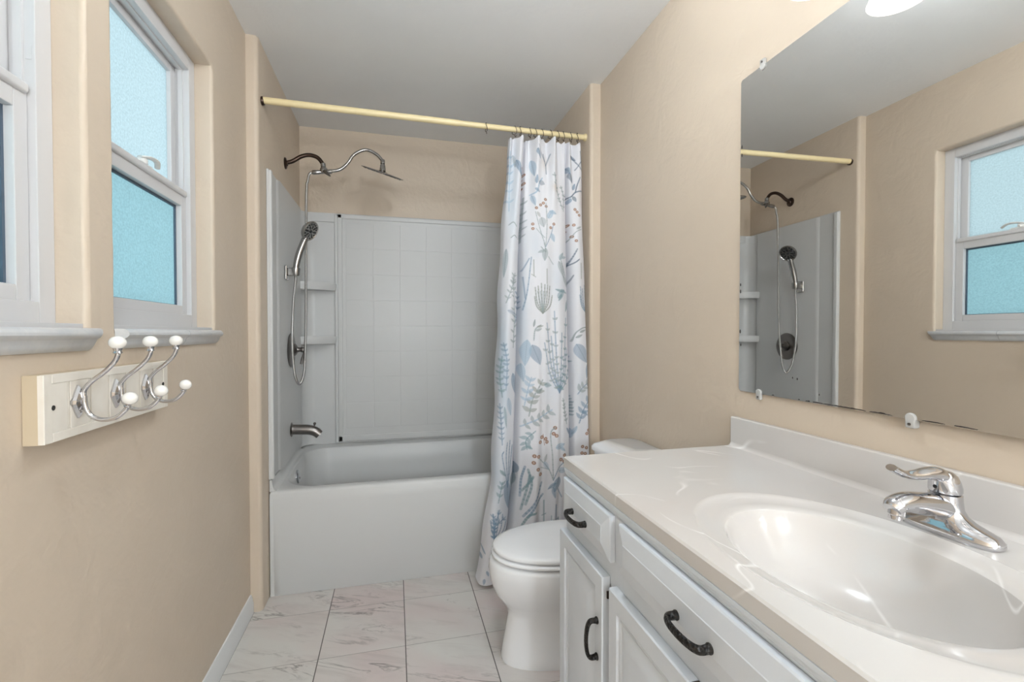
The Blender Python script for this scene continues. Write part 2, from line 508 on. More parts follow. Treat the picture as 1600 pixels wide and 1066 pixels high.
def window(i, y0, y1):
    w = thing('window_%d' % i, ['frosted white vinyl window at the left picture edge, nearest the camera',
                                'frosted white vinyl sash window above the coat rack, nearest the tub'][i - 1], 'window', (XL, (y0 + y1) / 2, Z0), kind='structure')
    zb = 1.213
    b = MB()
    frame_ring(b, XF - 0.075, XF, y0, y1, zb, Z1, 0.044, 0.044, 0.042, 0.046, 0.0025)
    # inner stop beads give the jamb its steps
    for ya_, yb_ in ((y0 + 0.043, y0 + 0.050), (y1 - 0.050, y1 - 0.043)):
        b.box(XF - 0.032, XF - 0.018, ya_, yb_, 1.662, Z1 - 0.043, 0.001)
    b.box(XF - 0.032, XF - 0.018, y0 + 0.05, y1 - 0.05, Z1 - 0.050, Z1 - 0.043, 0.001)
    f = b.build('frame', M['vinyl'], w)
    b = MB(); b.box(XF - 0.075, XL - 0.008, y0, y1, Z0 - 0.003, zb + 0.001, 0.001); b.build('sill_filler', M['vinyl'], w)
    # upper sash, set back
    zm = 1.655
    us = MB()
    frame_ring(us, XF - 0.062, XF - 0.040, y0 + 0.0435, y1 - 0.0435, zm - 0.03, Z1 - 0.0455, 0.0335, 0.0335, 0.04, 0.027, 0.003)
    us_o = us.build('upper_sash', M['vinyl'], w)
    pane(y0 + 0.071, y1 - 0.071, zm - 0.005, Z1 - 0.066, XF - 0.052, us_o)
    # lower sash, flush with the frame
    ls = MB()
    frame_ring(ls, XF - 0.0395, XF - 0.013, y0 + 0.0445, y1 - 0.0445, zb + 0.0415, zm, 0.034, 0.034, 0.030, 0.048, 0.003)
    ls.box(XF - 0.039, XF - 0.005, y0 + 0.050, y1 - 0.050, zm - 0.014, zm + 0.006, 0.006, 3)       # lift rail lip
    ls_o = ls.build('lower_sash', M['vinyl'], w)
    ga = MB()
    frame_ring(ga, XF - 0.0335, XF - 0.0285, y0 + 0.076, y1 - 0.076, zb + 0.070, zm - 0.047, 0.009, 0.009, 0.004, 0.008, 0.0)
    ga.build('gasket', M['gasket'], ls_o)
    pane(y0 + 0.074, y1 - 0.074, zb + 0.068, zm - 0.044, XF - 0.0335, ls_o, glass='pane_low')
    # sash lock: a curved cam on the meeting rail
    lk = MB()
    yc = (y0 + y1) / 2
    lk.box(XF - 0.038, XF - 0.012, yc - 0.036, yc + 0.036, zm + 0.004, zm + 0.013, 0.004, 3)
    lk.lathe([(0.014, 0), (0.014, 0.012), (0.010, 0.016)], (XF - 0.025, yc, zm + 0.011))
    lk.tube([(XF - 0.025, yc - 0.012, zm + 0.026), (XF - 0.012, yc + 0.014, zm + 0.033), (XF - 0.007, yc + 0.042, zm + 0.032), (XF - 0.016, yc + 0.066, zm + 0.022)], lambda t: (0.0045, 0.010 - 0.003 * t), 12, up=(0, 0, 1))
    lk.build('sash_lock', M['label'], ls_o)
    sc = MB(); sc.box(XF - 0.0735, XF - 0.0725, y0 + 0.05, y1 - 0.05, zb + 0.04, zm + 0.0)
    sc.build('insect_screen', M['screen'], w)
    tl = MB(); tl.box(XF - 0.016, XF - 0.005, y1 - 0.0450, y1 - 0.0435, zm + 0.055, zm + 0.082, 0.0008); tl.build('tilt_latch', M['vinyl'], w)
    # moulded stone sill in two lengths
    X0 = XL
    pr = [(0.0, 0.0), (0.006, -0.0375)]
    prof = [(-0.02, 0.000), (0.018, 0.000), (0.0245, -0.003), (0.0285, -0.009), (0.0285, -0.014), (0.025, -0.019), (0.0205, -0.0215), (0.018, -0.024), (0.015, -0.033), (0.010, -0.041), (0.004, -0.045), (-0.02, -0.045)]
    s = MB()
    zt = Z0 + 0.002
    ya, yb = y0 - 0.006, y1 + 0.022
    ym = (y0 + y1) / 2 + 0.02
    for (p, q, tp, tq) in ((ya, ym - 0.0008, 0.0, 0.0), (ym + 0.0008, yb, 0.0, 0.03)):
        r0 = [(X0 + max(x, 0.0005), p, zt + z) for x, z in prof]
        r1 = [(X0 + max(x, 0.0005), q - tq, zt + z) for x, z in prof]
        if tq:
            r2 = [(X0 + max(x * 0.6, 0.0005), q + tq * (0.0 + z * 20) * 0.9, zt + z * 0.97) for x, z in prof]
            s.rings([r0, r1, r2])
        else:
            s.rings([r0, r1])
    s.build('window_sill', M['stone'], w, sharp=30)
    return w
window(1, *OP[0]); window(2, *OP[1])

# ------------------------------------------------------------------ coat rack
YH = [1.030, 1.151, 1.271]
zk = lambda z: H + (z - H) * 0.977
rack = thing('coat_rack', 'off-white beadboard coat rack with chrome double hooks under the windows', 'coat rack', (XL, 1.16, 1.07))
yb0, yb1, zb0, zb1 = 0.945, 1.382, 1.006, 1.124
xb = XL + 0.025
b = MB()
b.mi = 1; b.box(XL + 0.0005, xb, yb0, yb1, zb0 + 0.0001, zb1 - 0.0001, 0.0); b.mi = 0
o = None
# raised border so the middle reads as a sunk beadboard panel
b.box(xb - 0.004, xb + 0.0058, yb0 + 0.0202, yb1 - 0.0202, zb1 - 0.016, zb1 - 0.0002, 0.0008, 1)
b.box(xb - 0.004, xb + 0.0058, yb0 + 0.0202, yb1 - 0.0202, zb0 + 0.0002, zb0 + 0.016, 0.0008, 1)
b.box(xb - 0.004, xb + 0.0058, yb0 - 0.0001, yb0 + 0.020, zb0, zb1, 0.0008, 1)
b.box(xb - 0.004, xb + 0.0058, yb1 - 0.020, yb1 + 0.0001, zb0, zb1, 0.0008, 1)
yy = yb0 + 0.020
st_ = [0.020, 0.0615, 0.0675, 0.1215, 0.1275, 0.1815, 0.1875, 0.2415, 0.2475, 0.3015, 0.3075, 0.3615, 0.3675, 0.417]
for a_, c_ in zip(st_[0::1], st_[1::1]):
    w_ = c_ - a_
    b.box(xb - 0.003, xb + (0.0044 if w_ > 0.01 else 0.0036), yb0 + a_ + 0.0011, yb0 + c_ - 0.0011, zb0 + 0.016, zb1 - 0.016, 0.0005, 1)
bo = b.build('board', [M['board'], M['board_end']], rack, sharp=25)
for p in bo.data.polygons:
    if p.normal.y < -0.9 and p.area > 0.002: p.material_index = 1
for yv in (yb0 + 0.022, yb1 - 0.024):
    sc = MB()
    sc.lathe([(0.0042, 0.0), (0.0046, 0.0012), (0.003, 0.0012), (0.0025, 0.0004)], (xb + 0.0050, yv, 1.066), (1, 0, 0), 14)
    sc.build('screw', M['hole'], rack)
for yh in YH:
    xf = xb + 0.0044
    hk = MB()
    pts = [(-0.561, 1.074), (-0.5605, 1.089), (-0.550, 1.104), (-0.531, 1.120), (-0.5135, 1.139), (-0.507, 1.153), (-0.507, 1.161)]
    hk.tube([(x, yh, z) for x, z in [(-0.5605, 1.066)] + pts], 0.0042, 12)
    pts2 = [(-0.5605, 1.078), (-0.5600, 1.064), (-0.5560, 1.049), (-0.5470, 1.038), (-0.5300, 1.0325), (-0.5100, 1.0365), (-0.4955, 1.050), (-0.4915, 1.0585)]
    hk.tube([(x, yh, z) for x, z in pts2], 0.0042, 12)
    hk.lathe([(0.0055, 0), (0.0078, 0.002), (0.006, 0.005), (0.0072, 0.008), (0.0080, 0.011), (0.006, 0.013)], (-0.507, yh, 1.156), (0, 0, 1), 16)
    hk.lathe([(0.005, 0), (0.0065, 0.002), (0.005, 0.004), (0.0075, 0.009)], (-0.4935, yh, 1.0545), (0.35, 0, 1), 16)
    hko = hk.build('hook', M['chrome'], rack)
    ro = MB()
    hexa = [(0.0, 0.031), (0.0075, 0.020), (0.0165, 0.004), (0.0165, -0.004), (0.0075, -0.020), (0.0, -0.031), (-0.0075, -0.020), (-0.0165, -0.004), (-0.0165, 0.004), (-0.0075, 0.020)]
    sc_ = lambda s, x: [(x, yh + a_ * s, 1.068 + c_ * s) for a_, c_ in hexa]
    ro.rings([sc_(1.0, xf - 0.001), sc_(1.0, xf + 0.003), sc_(0.82, xf + 0.007), sc_(0.45, xf + 0.010)])
    ro.build('back_plate', M['chrome'], hko, sharp=20)
    k1 = MB(); k1.ball((-0.507, yh, 1.1770), 0.0140, 0.90); k1.build('knob', M['knob'], hko)
    k2 = MB(); k2.ball((-0.488, yh, 1.0712), 0.0128, 0.93, (0.35, 0, 1)); k2.build('knob', M['knob'], hko)

# ------------------------------------------------------------------ bathtub
TY0, TY1 = 2.286, 3.052
TX0, TX1 = XA + 0.003, XAR - 0.003
tub = thing('bathtub', 'white alcove bathtub with a flat front apron, behind the curtain', 'bathtub', ((TX0 + TX1) / 2, (TY0 + TY1) / 2, 0))
zr = lambda y: 0.478 + max(0.0, min(1.0, (y - 2.33) / 0.62)) * 0.030
def rrect(x0, x1, y0, y1, r, n=10):
    pts = []
    for cx, cy, a0 in ((x1 - r, y1 - r, 0), (x0 + r, y1 - r, 90), (x0 + r, y0 + r, 180), (x1 - r, y0 + r, 270)):
        for k in range(n + 1):
            a_ = R(a0 + 90 * k / n)
            pts.append((cx + r * math.cos(a_), cy + r * math.sin(a_)))
    return pts
def resample(pts, n, start):
    P = np.array(pts + [pts[0]]); d = np.r_[0, np.cumsum(np.hypot(*np.diff(P, axis=0).T))]
    s = np.linspace(0, d[-1], n, endpoint=False)
    return [(np.interp(t, d, P[:, 0]), np.interp(t, d, P[:, 1])) for t in s]
n = 10
outer = rrect(TX0, TX1, TY0, TY1, 0.004, n)
def ring(x0, x1, y0, y1, r, z):
    return [(x, y, z(y) if callable(z) else z) for x, y in rrect(x0, x1, y0, y1, r, n)]
xi0, xi1, yi0, yi1 = -0.505, 0.875, 2.348, 2.965
b = MB()
b.rings([
    ring(TX0, TX1, TY0, TY1, 0.004, 0.0),
    ring(TX0, TX1, TY0, TY1, 0.004, lambda y: zr(y) - 0.016),
    ring(TX0 + 0.002, TX1 - 0.002, TY0 + 0.004, TY1, 0.006, lambda y: zr(y) - 0.005),
    ring(TX0 + 0.006, TX1 - 0.006, TY0 + 0.012, TY1 - 0.001, 0.01, zr),
    ring(xi0 - 0.018, xi1 + 0.018, yi0 - 0.018, yi1 + 0.018, 0.15, zr),
    ring(xi0 - 0.006, xi1 + 0.006, yi0 - 0.006, yi1 + 0.006, 0.14, lambda y: zr(y) - 0.004),
    ring(xi0, xi1, yi0, yi1, 0.135, lambda y: zr(y) - 0.016),
    ring(xi0 + 0.012, xi1 - 0.03, yi0 + 0.012, yi1 - 0.012, 0.13, 0.40),
    ring(xi0 + 0.035, xi1 - 0.10, yi0 + 0.03, yi1 - 0.03, 0.13, 0.20),
    ring(xi0 + 0.06, xi1 - 0.16, yi0 + 0.05, yi1 - 0.05, 0.12, 0.11),
    ring(xi0 + 0.12, xi1 - 0.24, yi0 + 0.11, yi1 - 0.11, 0.08, 0.085),
], cap0=True, cap1=True)
cvp = [(0.0, 0.0), (0.030, 0.0), (0.020, 0.003), (0.013, 0.010), (0.0095, 0.022), (0.0, 0.022)]
zfl = 0.5085
def flange(y): return zr(y) - 0.001
for sx_, x_ in ((1, TX0), (-1, TX1)):
    b.rings([[(x_ + sx_ * u_, y, flange(y) + w_ * (0.529 - flange(y)) / 0.022) for u_, w_ in cvp] for y in (2.292, 2.6, 2.948)])
b.rings([[(x, TY1 - u_, 0.507 + w_) for u_, w_ in [(0.0, 0.0), (0.034, 0.0), (0.022, 0.003), (0.014, 0.0035), (0.0, 0.0035)]] for x in (TX0, TX1)])
b.build('basin', M['acrylic'], tub, sharp=40)
# apron: very slightly raised front panel with soft edges
b = MB()
def apr(y, dx, dz0, dz1):
    return [(TX0 + dx, y, dz0), (TX1 - dx, y, dz0), (TX1 - dx, y, 0.448 - dz1), (TX0 + dx, y, 0.448 - dz1)]
b.rings([apr(TY0 + 0.002, 0.012, 0.002, 0.0), apr(TY0 - 0.003, 0.024, 0.004, 0.010), apr(TY0 - 0.004, 0.05, 0.006, 0.03)])
b.build('apron', M['acrylic'], tub, sharp=60)
b = MB()
b.lathe([(0.036, 0), (0.036, 0.006), (0.032, 0.011), (0.012, 0.012)], (xi0 + 0.004, 2.628, 0.440), (1, 0, 0.06), 28)
ov = b.build('overflow_plate', M['chrome'], tub)
b = MB(); b.lathe([(0.006, 0), (0.006, 0.002), (0.003, 0.004)], (xi0 + 0.0155, 2.628, 0.434), (1, 0, 0.06), 12); b.build('screw', M['gunmetal'], ov)

# ------------------------------------------------------------------ tub surround
XS = -0.545                     # face of the left panel
ZS0, ZS1 = 0.520, 1.932
sur = thing('tub_surround', 'white moulded tub surround with square tile relief and corner shelves', 'tub surround', (0.2, YB, ZS0))
b = MB()
b.box(XA - 0.0 + 0.0005, XS, 2.290, YB - 0.001, ZS0 + 0.012, ZS1, 0.003)
# front flange bead and raised field
b.box(XS - 0.004, XS + 0.012, 2.290, 2.318, ZS0 + 0.012, ZS1 - 0.004, 0.006, 3)
b.prism([(XS - 0.003, 2.420), (XS + 0.012, 2.446), (XS + 0.012, 2.950), (XS - 0.003, 2.975)], 'z', ZS0 + 0.015, ZS1 - 0.006)
b.build('side_panel', M['acrylic'], sur, sharp=30)
YP = 3.040
b = MB()
b.box(XS - 0.008, XAR - 0.001, YP + 0.004, YB - 0.0005, ZS0 - 0.009, ZS1, 0.002)
# framed centre field
fx0, fx1 = -0.341, 0.738
yf = YP - 0.012
b.box(fx0, fx1, yf + 0.006, YB - 0.002, ZS0, ZS1 - 0.003, 0.006, 3)
b.box(fx0, fx0 + 0.030, yf, YP + 0.005, ZS0 + 0.002, ZS1 - 0.005, 0.006, 3)
b.box(fx1 - 0.030, fx1, yf, YP + 0.005, ZS0 + 0.002, ZS1 - 0.005, 0.006, 3)
b.box(fx0, fx1, yf, YP + 0.005, ZS0 + 0.002, ZS0 + 0.040, 0.006, 3)
b.box(fx0, fx1, yf, YP + 0.005, ZS1 - 0.034, ZS1 - 0.005, 0.006, 3)
b.build('back_panel', M['acrylic'], sur, sharp=30)
# moulded tile relief
b = MB()
tx = [-0.293 + 0.1635 * k for k in range(7)]
tz = [0.603 + 0.1593 * k for k in range(9)]
for i in range(6):
    for j in range(8):
        b.box(tx[i] + 0.0015, tx[i + 1] - 0.0015, yf + 0.0046, yf + 0.009, tz[j] + 0.0015, tz[j + 1] - 0.0015, 0.0013, 1)
b.build('tile_relief', M['acrylic'], sur, sharp=80)
# corner column: frame, coved recess and shelves
def corner(sx):
    X = lambda x: x if sx > 0 else 2 * 0.1985 - x
    b = MB()
    # coved back of the corner
    cove = [(XS + 0.0, 2.955), (XS + 0.004, 2.985), (XS + 0.016, 3.012), (XS + 0.038, 3.032), (XS + 0.075, YP + 0.003), (-0.345, YP + 0.003), (-0.345, YP + 0.012), (XS - 0.006, YP + 0.012), (XS - 0.006, 2.955)]
    b.rings([[(X(x), y, ZS0 - 0.004) for x, y in cove], [(X(x), y, ZS1 - 0.006) for x, y in cove]])
    # bead down the outer edge and header
    b.box(*sorted((X(-0.3575), X(-0.3395))), YP - 0.009, YP + 0.006, ZS0 - 0.003, ZS1 - 0.007, 0.005, 3)
    xa_, xb_ = sorted((X(-0.505), X(-0.345)))
    b.box(xa_, xb_, YP - 0.006, YP + 0.006, 1.875, ZS1 - 0.006, 0.004, 2)
    co = b.build('corner_column', M['acrylic'], sur, sharp=35)
    for zt in (1.500, 1.176):
        s = MB()
        e = [(-0.343, YP - 0.004)]
        for k in range(13):
            t = k / 12
            bow = 0.016 * math.sin(PI * t)
            x = -0.349 + (XS + 0.012 + 0.349) * t
            y = YP - 0.020 + (2.925 - (YP - 0.020)) * t
            e.append((x + bow * 0.5, y - bow))
        e += [(XS + 0.001, 2.925), (XS + 0.001, YP + 0.004), (-0.343, YP + 0.004)]
        cx_, cy_ = -0.49, 3.01
        sc2 = lambda k: [(X(cx_ + (x - cx_) * k), cy_ + (y - cy_) * k) for x, y in e]
        s.rings([[(x, y, zt - 0.046) for x, y in sc2(0.95)], [(x, y, zt - 0.030) for x, y in sc2(0.985)], [(x, y, zt - 0.006) for x, y in sc2(1.0)], [(x, y, zt) for x, y in sc2(0.97)]])
        s.build('shelf', M['acrylic'], co, sharp=45)
corner(1); corner(-1)
b = MB()
b.box(XAR - 0.013, XAR - 0.0005, 2.290, YB - 0.001, ZS0 + 0.012, ZS1, 0.003)
b.box(XAR - 0.024, XAR - 0.010, 2.290, 2.318, ZS0 + 0.012, ZS1 - 0.004, 0.006, 3)
b.build('side_panel', M['acrylic'], sur, sharp=30)

# ------------------------------------------------------------------ shower fittings
def sc_pt(p, k):
    return (p[0] * k, p[1] * k, H + (p[2] - H) * k)
K = 1.0152
sh = thing('overhead_shower', 'bronze wall pipe with gooseneck arm and wide flat rain shower head', 'shower head', (XA, 2.67, 2.08))
b = MB()
b.lathe([(0.030, 0), (0.030, 0.003), (0.026, 0.007), (0.014, 0.010), (0.012, 0.014)], (XA + 0.0005, 2.67, 2.0875), (1, 0, 0), 28)
b.build('flange', M['bronze'], sh)
arm = [(-0.554, 2.67, 2.0875)] + [sc_pt((x, 2.63, z), K) for x, z in [(-0.542, 2.077), (-0.511, 2.088), (-0.471, 2.115), (-0.431, 2.127), (-0.390, 2.117), (-0.363, 2.085)]]
b = MB(); b.tube(arm, 0.0105, 16); b.build('wall_pipe', M['bronze'], sh)
tee = Vector(sc_pt((-0.359, 2.63, 2.049), K))
b = MB()
top = Vector(arm[-1])
ax = (tee - top).normalized()
b.lathe([(0.013, -0.004), (0.0135, 0.012), (0.012, 0.014), (0.019, 0.024), (0.021, 0.036), (0.016, 0.046)], top, ax, 20)
tl = Vector((-0.060, 0, -0.012)); tr = Vector((0.055, 0, 0.004))
b.lathe([(0.009, 0), (0.012, 0.006), (0.012, 0.034), (0.010, 0.040), (0.010, 0.085), (0.012, 0.087), (0.012, 0.100), (0.008, 0.102)], tee + tl, tr - tl, 18)
dv = b.build('diverter', M['nickel'], sh)
b = MB(); b.lathe([(0.010, 0), (0.011, 0.012), (0.005, 0.042), (0.002, 0.050)], tee + Vector((0.004, -0.014, -0.002)), (0.62, -0.35, -0.62), 14)
b.build('lever', M['gunmetal'], dv)
goose = [tee + Vector((0.030, 0, 0.002))] + [sc_pt((x, 2.63, z), K) for x, z in [(-0.277, 2.066), (-0.239, 2.103), (-0.207, 2.150), (-0.150, 2.181), (-0.095, 2.164), (-0.060, 2.130)]]
b = MB(); b.tube(goose, 0.0085, 14); b.build('gooseneck_arm', M['nickel'], sh)
hc = Vector(sc_pt((-0.061, 2.63, 2.066), K))
nd = Vector((0.736, -0.854, 2.63)).normalized()
gend = Vector(goose[-1])
b = MB()
b.lathe([(0.011, -0.006), (0.0125, 0.0), (0.0125, 0.016), (0.0105, 0.018), (0.0145, 0.026), (0.0145, 0.036), (0.0165, 0.040), (0.0165, 0.056), (0.011, 0.062)], gend, hc - gend, 18)
b.build('swivel_joint', M['nickel'], sh)
b = MB()
b.lathe([(0.012, 0.011), (0.03, 0.006), (0.085, 0.003), (0.113, 0.0015), (0.116, -0.001), (0.114, -0.0045), (0.10, -0.005), (0.02, -0.005)], hc, nd, 48)
hd = b.build('rain_head', M['nickel'], sh)
b = MB()
q = Vector((0, 0, 1)).rotation_difference(nd)
for rr_, cnt in ((0.025, 6), (0.05, 12), (0.075, 18), (0.098, 24)):
    for k in range(cnt):
        p = hc + q @ Vector((rr_ * math.cos(2 * PI * k / cnt), rr_ * math.sin(2 * PI * k / cnt), -0.0045))
        b.lathe([(0.0028, 0.001), (0.0024, -0.002), (0.0012, -0.0026)], p, nd, 6)
b.build('nozzles', M['rubber'], hd)

# holder, hand shower, hose
YH2 = 2.55
ho = thing('hand_shower_holder', 'chrome bracket on the left tub panel gripping the hand shower', 'bracket', (XS, YH2, 1.50))
b = MB()
b.box(XS + 0.0124, XS + 0.024, YH2 - 0.024, YH2 + 0.024, 1.462, 1.536, 0.008, 4)
b.build('wall_plate', M['nickel'], ho)
b = MB()
b.box(XS + 0.022, XS + 0.052, YH2 - 0.013, YH2 + 0.013, 1.484, 1.524, 0.006, 3)
hs0, hs1 = Vector((-0.4835, YH2 - 0.002, 1.520)), Vector((-0.4855, YH2, 1.484))
b.lathe([(0.0185, 0), (0.0205, 0.006), (0.019, 0.034), (0.016, 0.040)], hs0 + Vector((0, 0, 0.006)), hs1 - hs0, 20, cap0=False, cap1=False)
b.lathe([(0.0150, 0), (0.0150, 0.040)], hs0 + Vector((0, 0, 0.006)), hs1 - hs0, 20, cap0=False, cap1=False)
b.build('cradle', M['nickel'], ho)
hand = thing('hand_shower', 'chrome hand shower with a round black-nozzled face in its bracket', 'hand shower', (-0.485, YH2, 1.53))
hcen = Vector((-0.412, 2.535, 1.710))
hn = Vector((0.80, -0.36, -0.50)).normalized()      # direction the spray face looks
b = MB()
path = [(-0.4855, YH2, 1.486), (-0.4830, YH2 - 0.001, 1.530), (-0.470, 2.549, 1.590), (-0.452, 2.546, 1.640), (-0.435, 2.542, 1.680)]
b.tube(path, lambda t: 0.0115 + 0.006 * min(1, t * 2.2) - 0.001 * t, 16)
b.lathe([(0.0135, 0), (0.0135, 0.008)], (-0.4835, YH2 - 0.001, 1.521), (0.03, 0, 1), 16)
b.build('handle', M['nickel'], hand)
b = MB()
b.lathe([(0.012, -0.036), (0.030, -0.030), (0.045, -0.018), (0.0525, -0.006), (0.0535, 0.0), (0.0515, 0.004), (0.047, 0.005), (0.045, 0.003), (0.020, 0.003)], hcen, hn, 36)
hh = b.build('head', M['nickel'], hand)
b = MB()
q = Vector((0, 0, 1)).rotation_difference(hn)
for k in range(16):
    a_ = 2 * PI * k / 16
    p0 = hcen + q @ Vector((0.0385 * math.cos(a_), 0.0385 * math.sin(a_), 0.003))
    b.lathe([(0.0052, 0), (0.0048, 0.0014), (0.003, 0.0018)], p0, hn, 10)
for k in range(8):
    a_ = 2 * PI * (k + 0.5) / 8
    u = Vector((math.cos(a_), math.sin(a_), 0)); w_ = Vector((-math.sin(a_), math.cos(a_), 0))
    base_ = [u * 0.014 - w_ * 0.002, u * 0.031 - w_ * 0.0055, u * 0.031 + w_ * 0.0055, u * 0.014 + w_ * 0.002]
    b.rings([[hcen + q @ (v_ + Vector((0, 0, zz))) for v_ in base_] for zz in (0.0025, 0.0042)])
b.lathe([(0.009, 0.003), (0.008, 0.0055), (0.003, 0.006)], hcen, hn, 16)
b.build('spray_face', M['rubber'], hh)
hp = [((-0.387, 2.62, 2.032), 1.0185), ((-0.418, 2.62, 2.016), 1.02), ((-0.437, 2.62, 1.988), 1.02), ((-0.442, 2.61, 1.928), 1.022), ((-0.445, 2.60, 1.595), 1.024), ((-0.446, 2.59, 1.263), 1.025), ((-0.450, 2.57, 1.032), 1.025), ((-0.457, 2.555, 0.965), 1.028), ((-0.470, 2.54, 0.937), 1.030), ((-0.480, 2.52, 0.960), 1.032), ((-0.486, 2.50, 1.006), 1.034), ((-0.489, 2.475, 1.12), 1.036)]
hp = [tee + tl + Vector((-0.0015, 0, -0.0003)), tee + tl + Vector((-0.014, 0, -0.012))] + [Vector(sc_pt(*x)) for x in hp[2:]] + [Vector((-0.503, 2.556, 1.26)), Vector((-0.4955, 2.551, 1.38)), Vector((-0.4865, YH2, 1.455)), Vector((-0.4856, YH2, 1.4855))]
b = MB()
b.tube(hp, 0.0066, 12, 10)
m = mat('ribbed_steel_hose', (0.52, 0.51, 0.50), 0.26, 1.0)
nt, N, L, bb = nodes(m)
wv = N.new('ShaderNodeTexWave'); wv.bands_direction = 'Z'; wv.inputs['Scale'].default_value = 110
L.new(coord(nt), wv.inputs['Vector']); bump(nt, wv.outputs['Fac'], 0.35, 0.002)
tag(b.build('shower_hose', m), 'flexible steel shower hose looping down from the overhead pipe', 'hose')

va = thing('shower_valve', 'dark nickel round shower valve plate with lever, above the tub spout', 'valve', (XS, 2.665, 1.105))
XV = XS + 0.012
b = MB(); b.lathe([(0.090, 0), (0.091, 0.003), (0.086, 0.007), (0.060, 0.010), (0.034, 0.011)], (XV + 0.0004, 2.665, 1.105), (1, 0, 0), 44); b.build('escutcheon', M['gunmetal'], va)
b = MB()
b.lathe([(0.034, 0), (0.033, 0.012), (0.026, 0.018), (0.014, 0.024), (0.011, 0.036), (0.014, 0.044), (0.016, 0.052), (0.013, 0.060), (0.004, 0.064)], (XV + 0.009, 2.665, 1.107), (1, 0, 0), 24)
b.tube([(XV + 0.060, 2.663, 1.107), (XV + 0.066, 2.660, 1.090), (XV + 0.058, 2.650, 1.062), (XV + 0.054, 2.642, 1.032)], lambda t: (0.0075 - 0.002 * t + 0.003 * max(0, t - 0.6), 0.0065), 12)
b.build('lever', M['gunmetal'], va)
sp = thing('tub_spout', 'brushed dark nickel tub spout with a small diverter knob', 'spout', (XS, 2.66, 0.67))
b = MB()
b.tube([(XV + 0.0012, 2.66, 0.684), (XV + 0.010, 2.66, 0.684), (XV + 0.045, 2.66, 0.682), (XV + 0.085, 2.66, 0.679), (XV + 0.118, 2.66, 0.668), (XV + 0.139, 2.66, 0.650)],
       lambda t: (0.039 - 0.012 * min(1, t * 6) - 0.007 * max(0, t - 0.5), 0.037 - 0.011 * min(1, t * 6) - 0.004 * t), 22, up=(0, 0, 1))
so = b.build('body', M['gunmetal'], sp)
b = MB(); b.lathe([(0.0035, 0), (0.0035, 0.016), (0.007, 0.019), (0.0075, 0.025), (0.004, 0.030)], (XV + 0.112, 2.66, 0.688), (0.12, 0, 1), 14); b.build('diverter_knob', M['gunmetal'], sp)

# ------------------------------------------------------------------ curtain rod, rings, curtain
YR, ZR = 2.232, 2.200
rod = thing('curtain_rod', 'cream enamel shower curtain rod spanning the tub alcove', 'curtain rod', (0.2, YR, ZR))
b = MB()
b.tube([(XA + 0.004, YR - 0.004, ZR + 0.003), (0.30, YR, ZR)], 0.0145, 20, 0)
b.tube([(0.28, YR, ZR), (XAR - 0.004, YR + 0.002, ZR - 0.001)], 0.0128, 20, 0)
b.build('pole', M['cream'], rod)
for xx, s in ((XA, 1), (XAR, -1)):
    b = MB(); b.lathe([(0.018, 0.0004), (0.0185, 0.006), (0.016, 0.012)], (xx, YR - 0.002 * s, ZR + 0.001 * s), (s, 0, 0), 24); b.build('end_cap', M['bronze'] if s > 0 else M['cream'], rod)

ZT = 2.158
def curve_tab(tab, z):
    zs, xs = zip(*sorted(tab))
    return float(np.interp(z, zs, xs))
XLt = [(2.16, 0.540), (1.57, 0.492), (0.95, 0.462), (0.51, 0.438), (0.20, 0.392), (0.0, 0.356)]
XRt = [(2.16, 0.922), (1.43, 0.938), (0.90, 0.948), (0.0, 0.955)]
YCt = [(2.16, 2.232), (1.90, 2.226), (1.43, 2.205), (0.95, 2.186), (0.55, 2.172), (0.0, 2.168)]
NU, NZ = 330, 860
f = np.linspace(0, 1, NU)[None, :]
z = np.linspace(0.022, ZT, NZ)[:, None]
itp = lambda tab: np.interp(z[:, 0], *zip(*[(a_, c_) for a_, c_ in sorted(tab)]))[:, None]
xl, xr, yc = itp(XLt), itp(XRt), itp(YCt)
topk = np.clip((z - 1.55) / 0.6, 0, 1) ** 1.6
X = xl + (xr - xl) * f + 0 * z
# three broad folds with sharp valleys
def lobe(a_, c_, p):
    t = np.clip((f - a_) / (c_ - a_), 0, 1)
    return np.sin(PI * t) ** p * ((f >= a_) & (f <= c_))
wob = 0.012 * np.sin(2.3 * z + 1.0)
v1, v2 = 0.225, 0.785
fold = 0.066 * lobe(0.0, v1, 0.6) + 0.080 * lobe(v1, v2, 0.42) + 0.062 * lobe(v2, 1.0, 0.6)
soft = 0.010 * np.sin(2 * PI * (f * 3.1 + 0.10 * z)) * np.clip(1.6 - z, 0, 1) + 0.006 * np.sin(2 * PI * (f * 5.3 - 0.25 * z) + 0.7)
pleat = 0.028 * np.cos(2 * PI * 5.0 * f + 0.4) + 0.008 * np.sin(2 * PI * 9.0 * f)
front = fold * (1 - 0.55 * topk) + soft * (1 - topk) + pleat * topk
for v_, d_ in ((v1, 0.030), (v2, 0.028)):
    front = front - d_ * np.exp(-((f - v_ - 0.006 * np.sin(2.1 * z)) / 0.016) ** 2)
front = front - 0.012 * np.exp(-((f - 0.47 + 0.02 * z) / 0.03) ** 2) * np.clip(1.9 - z, 0, 1) - 0.010 * np.exp(-((f - 0.64 - 0.015 * z) / 0.025) ** 2) * np.clip(1.5 - z, 0, 1)
# outer edges turn back so the hem reads as cloth with thickness
edge_l = np.clip((0.035 - f) / 0.035, 0, 1); edge_r = np.clip((f - 0.955) / 0.045, 0, 1)
front = front - 0.030 * edge_l ** 2 - 0.020 * edge_r ** 2
X = X + 0.010 * edge_l ** 2 - 0.030 * edge_r ** 2 * np.clip(1.9 - z, 0, 1)
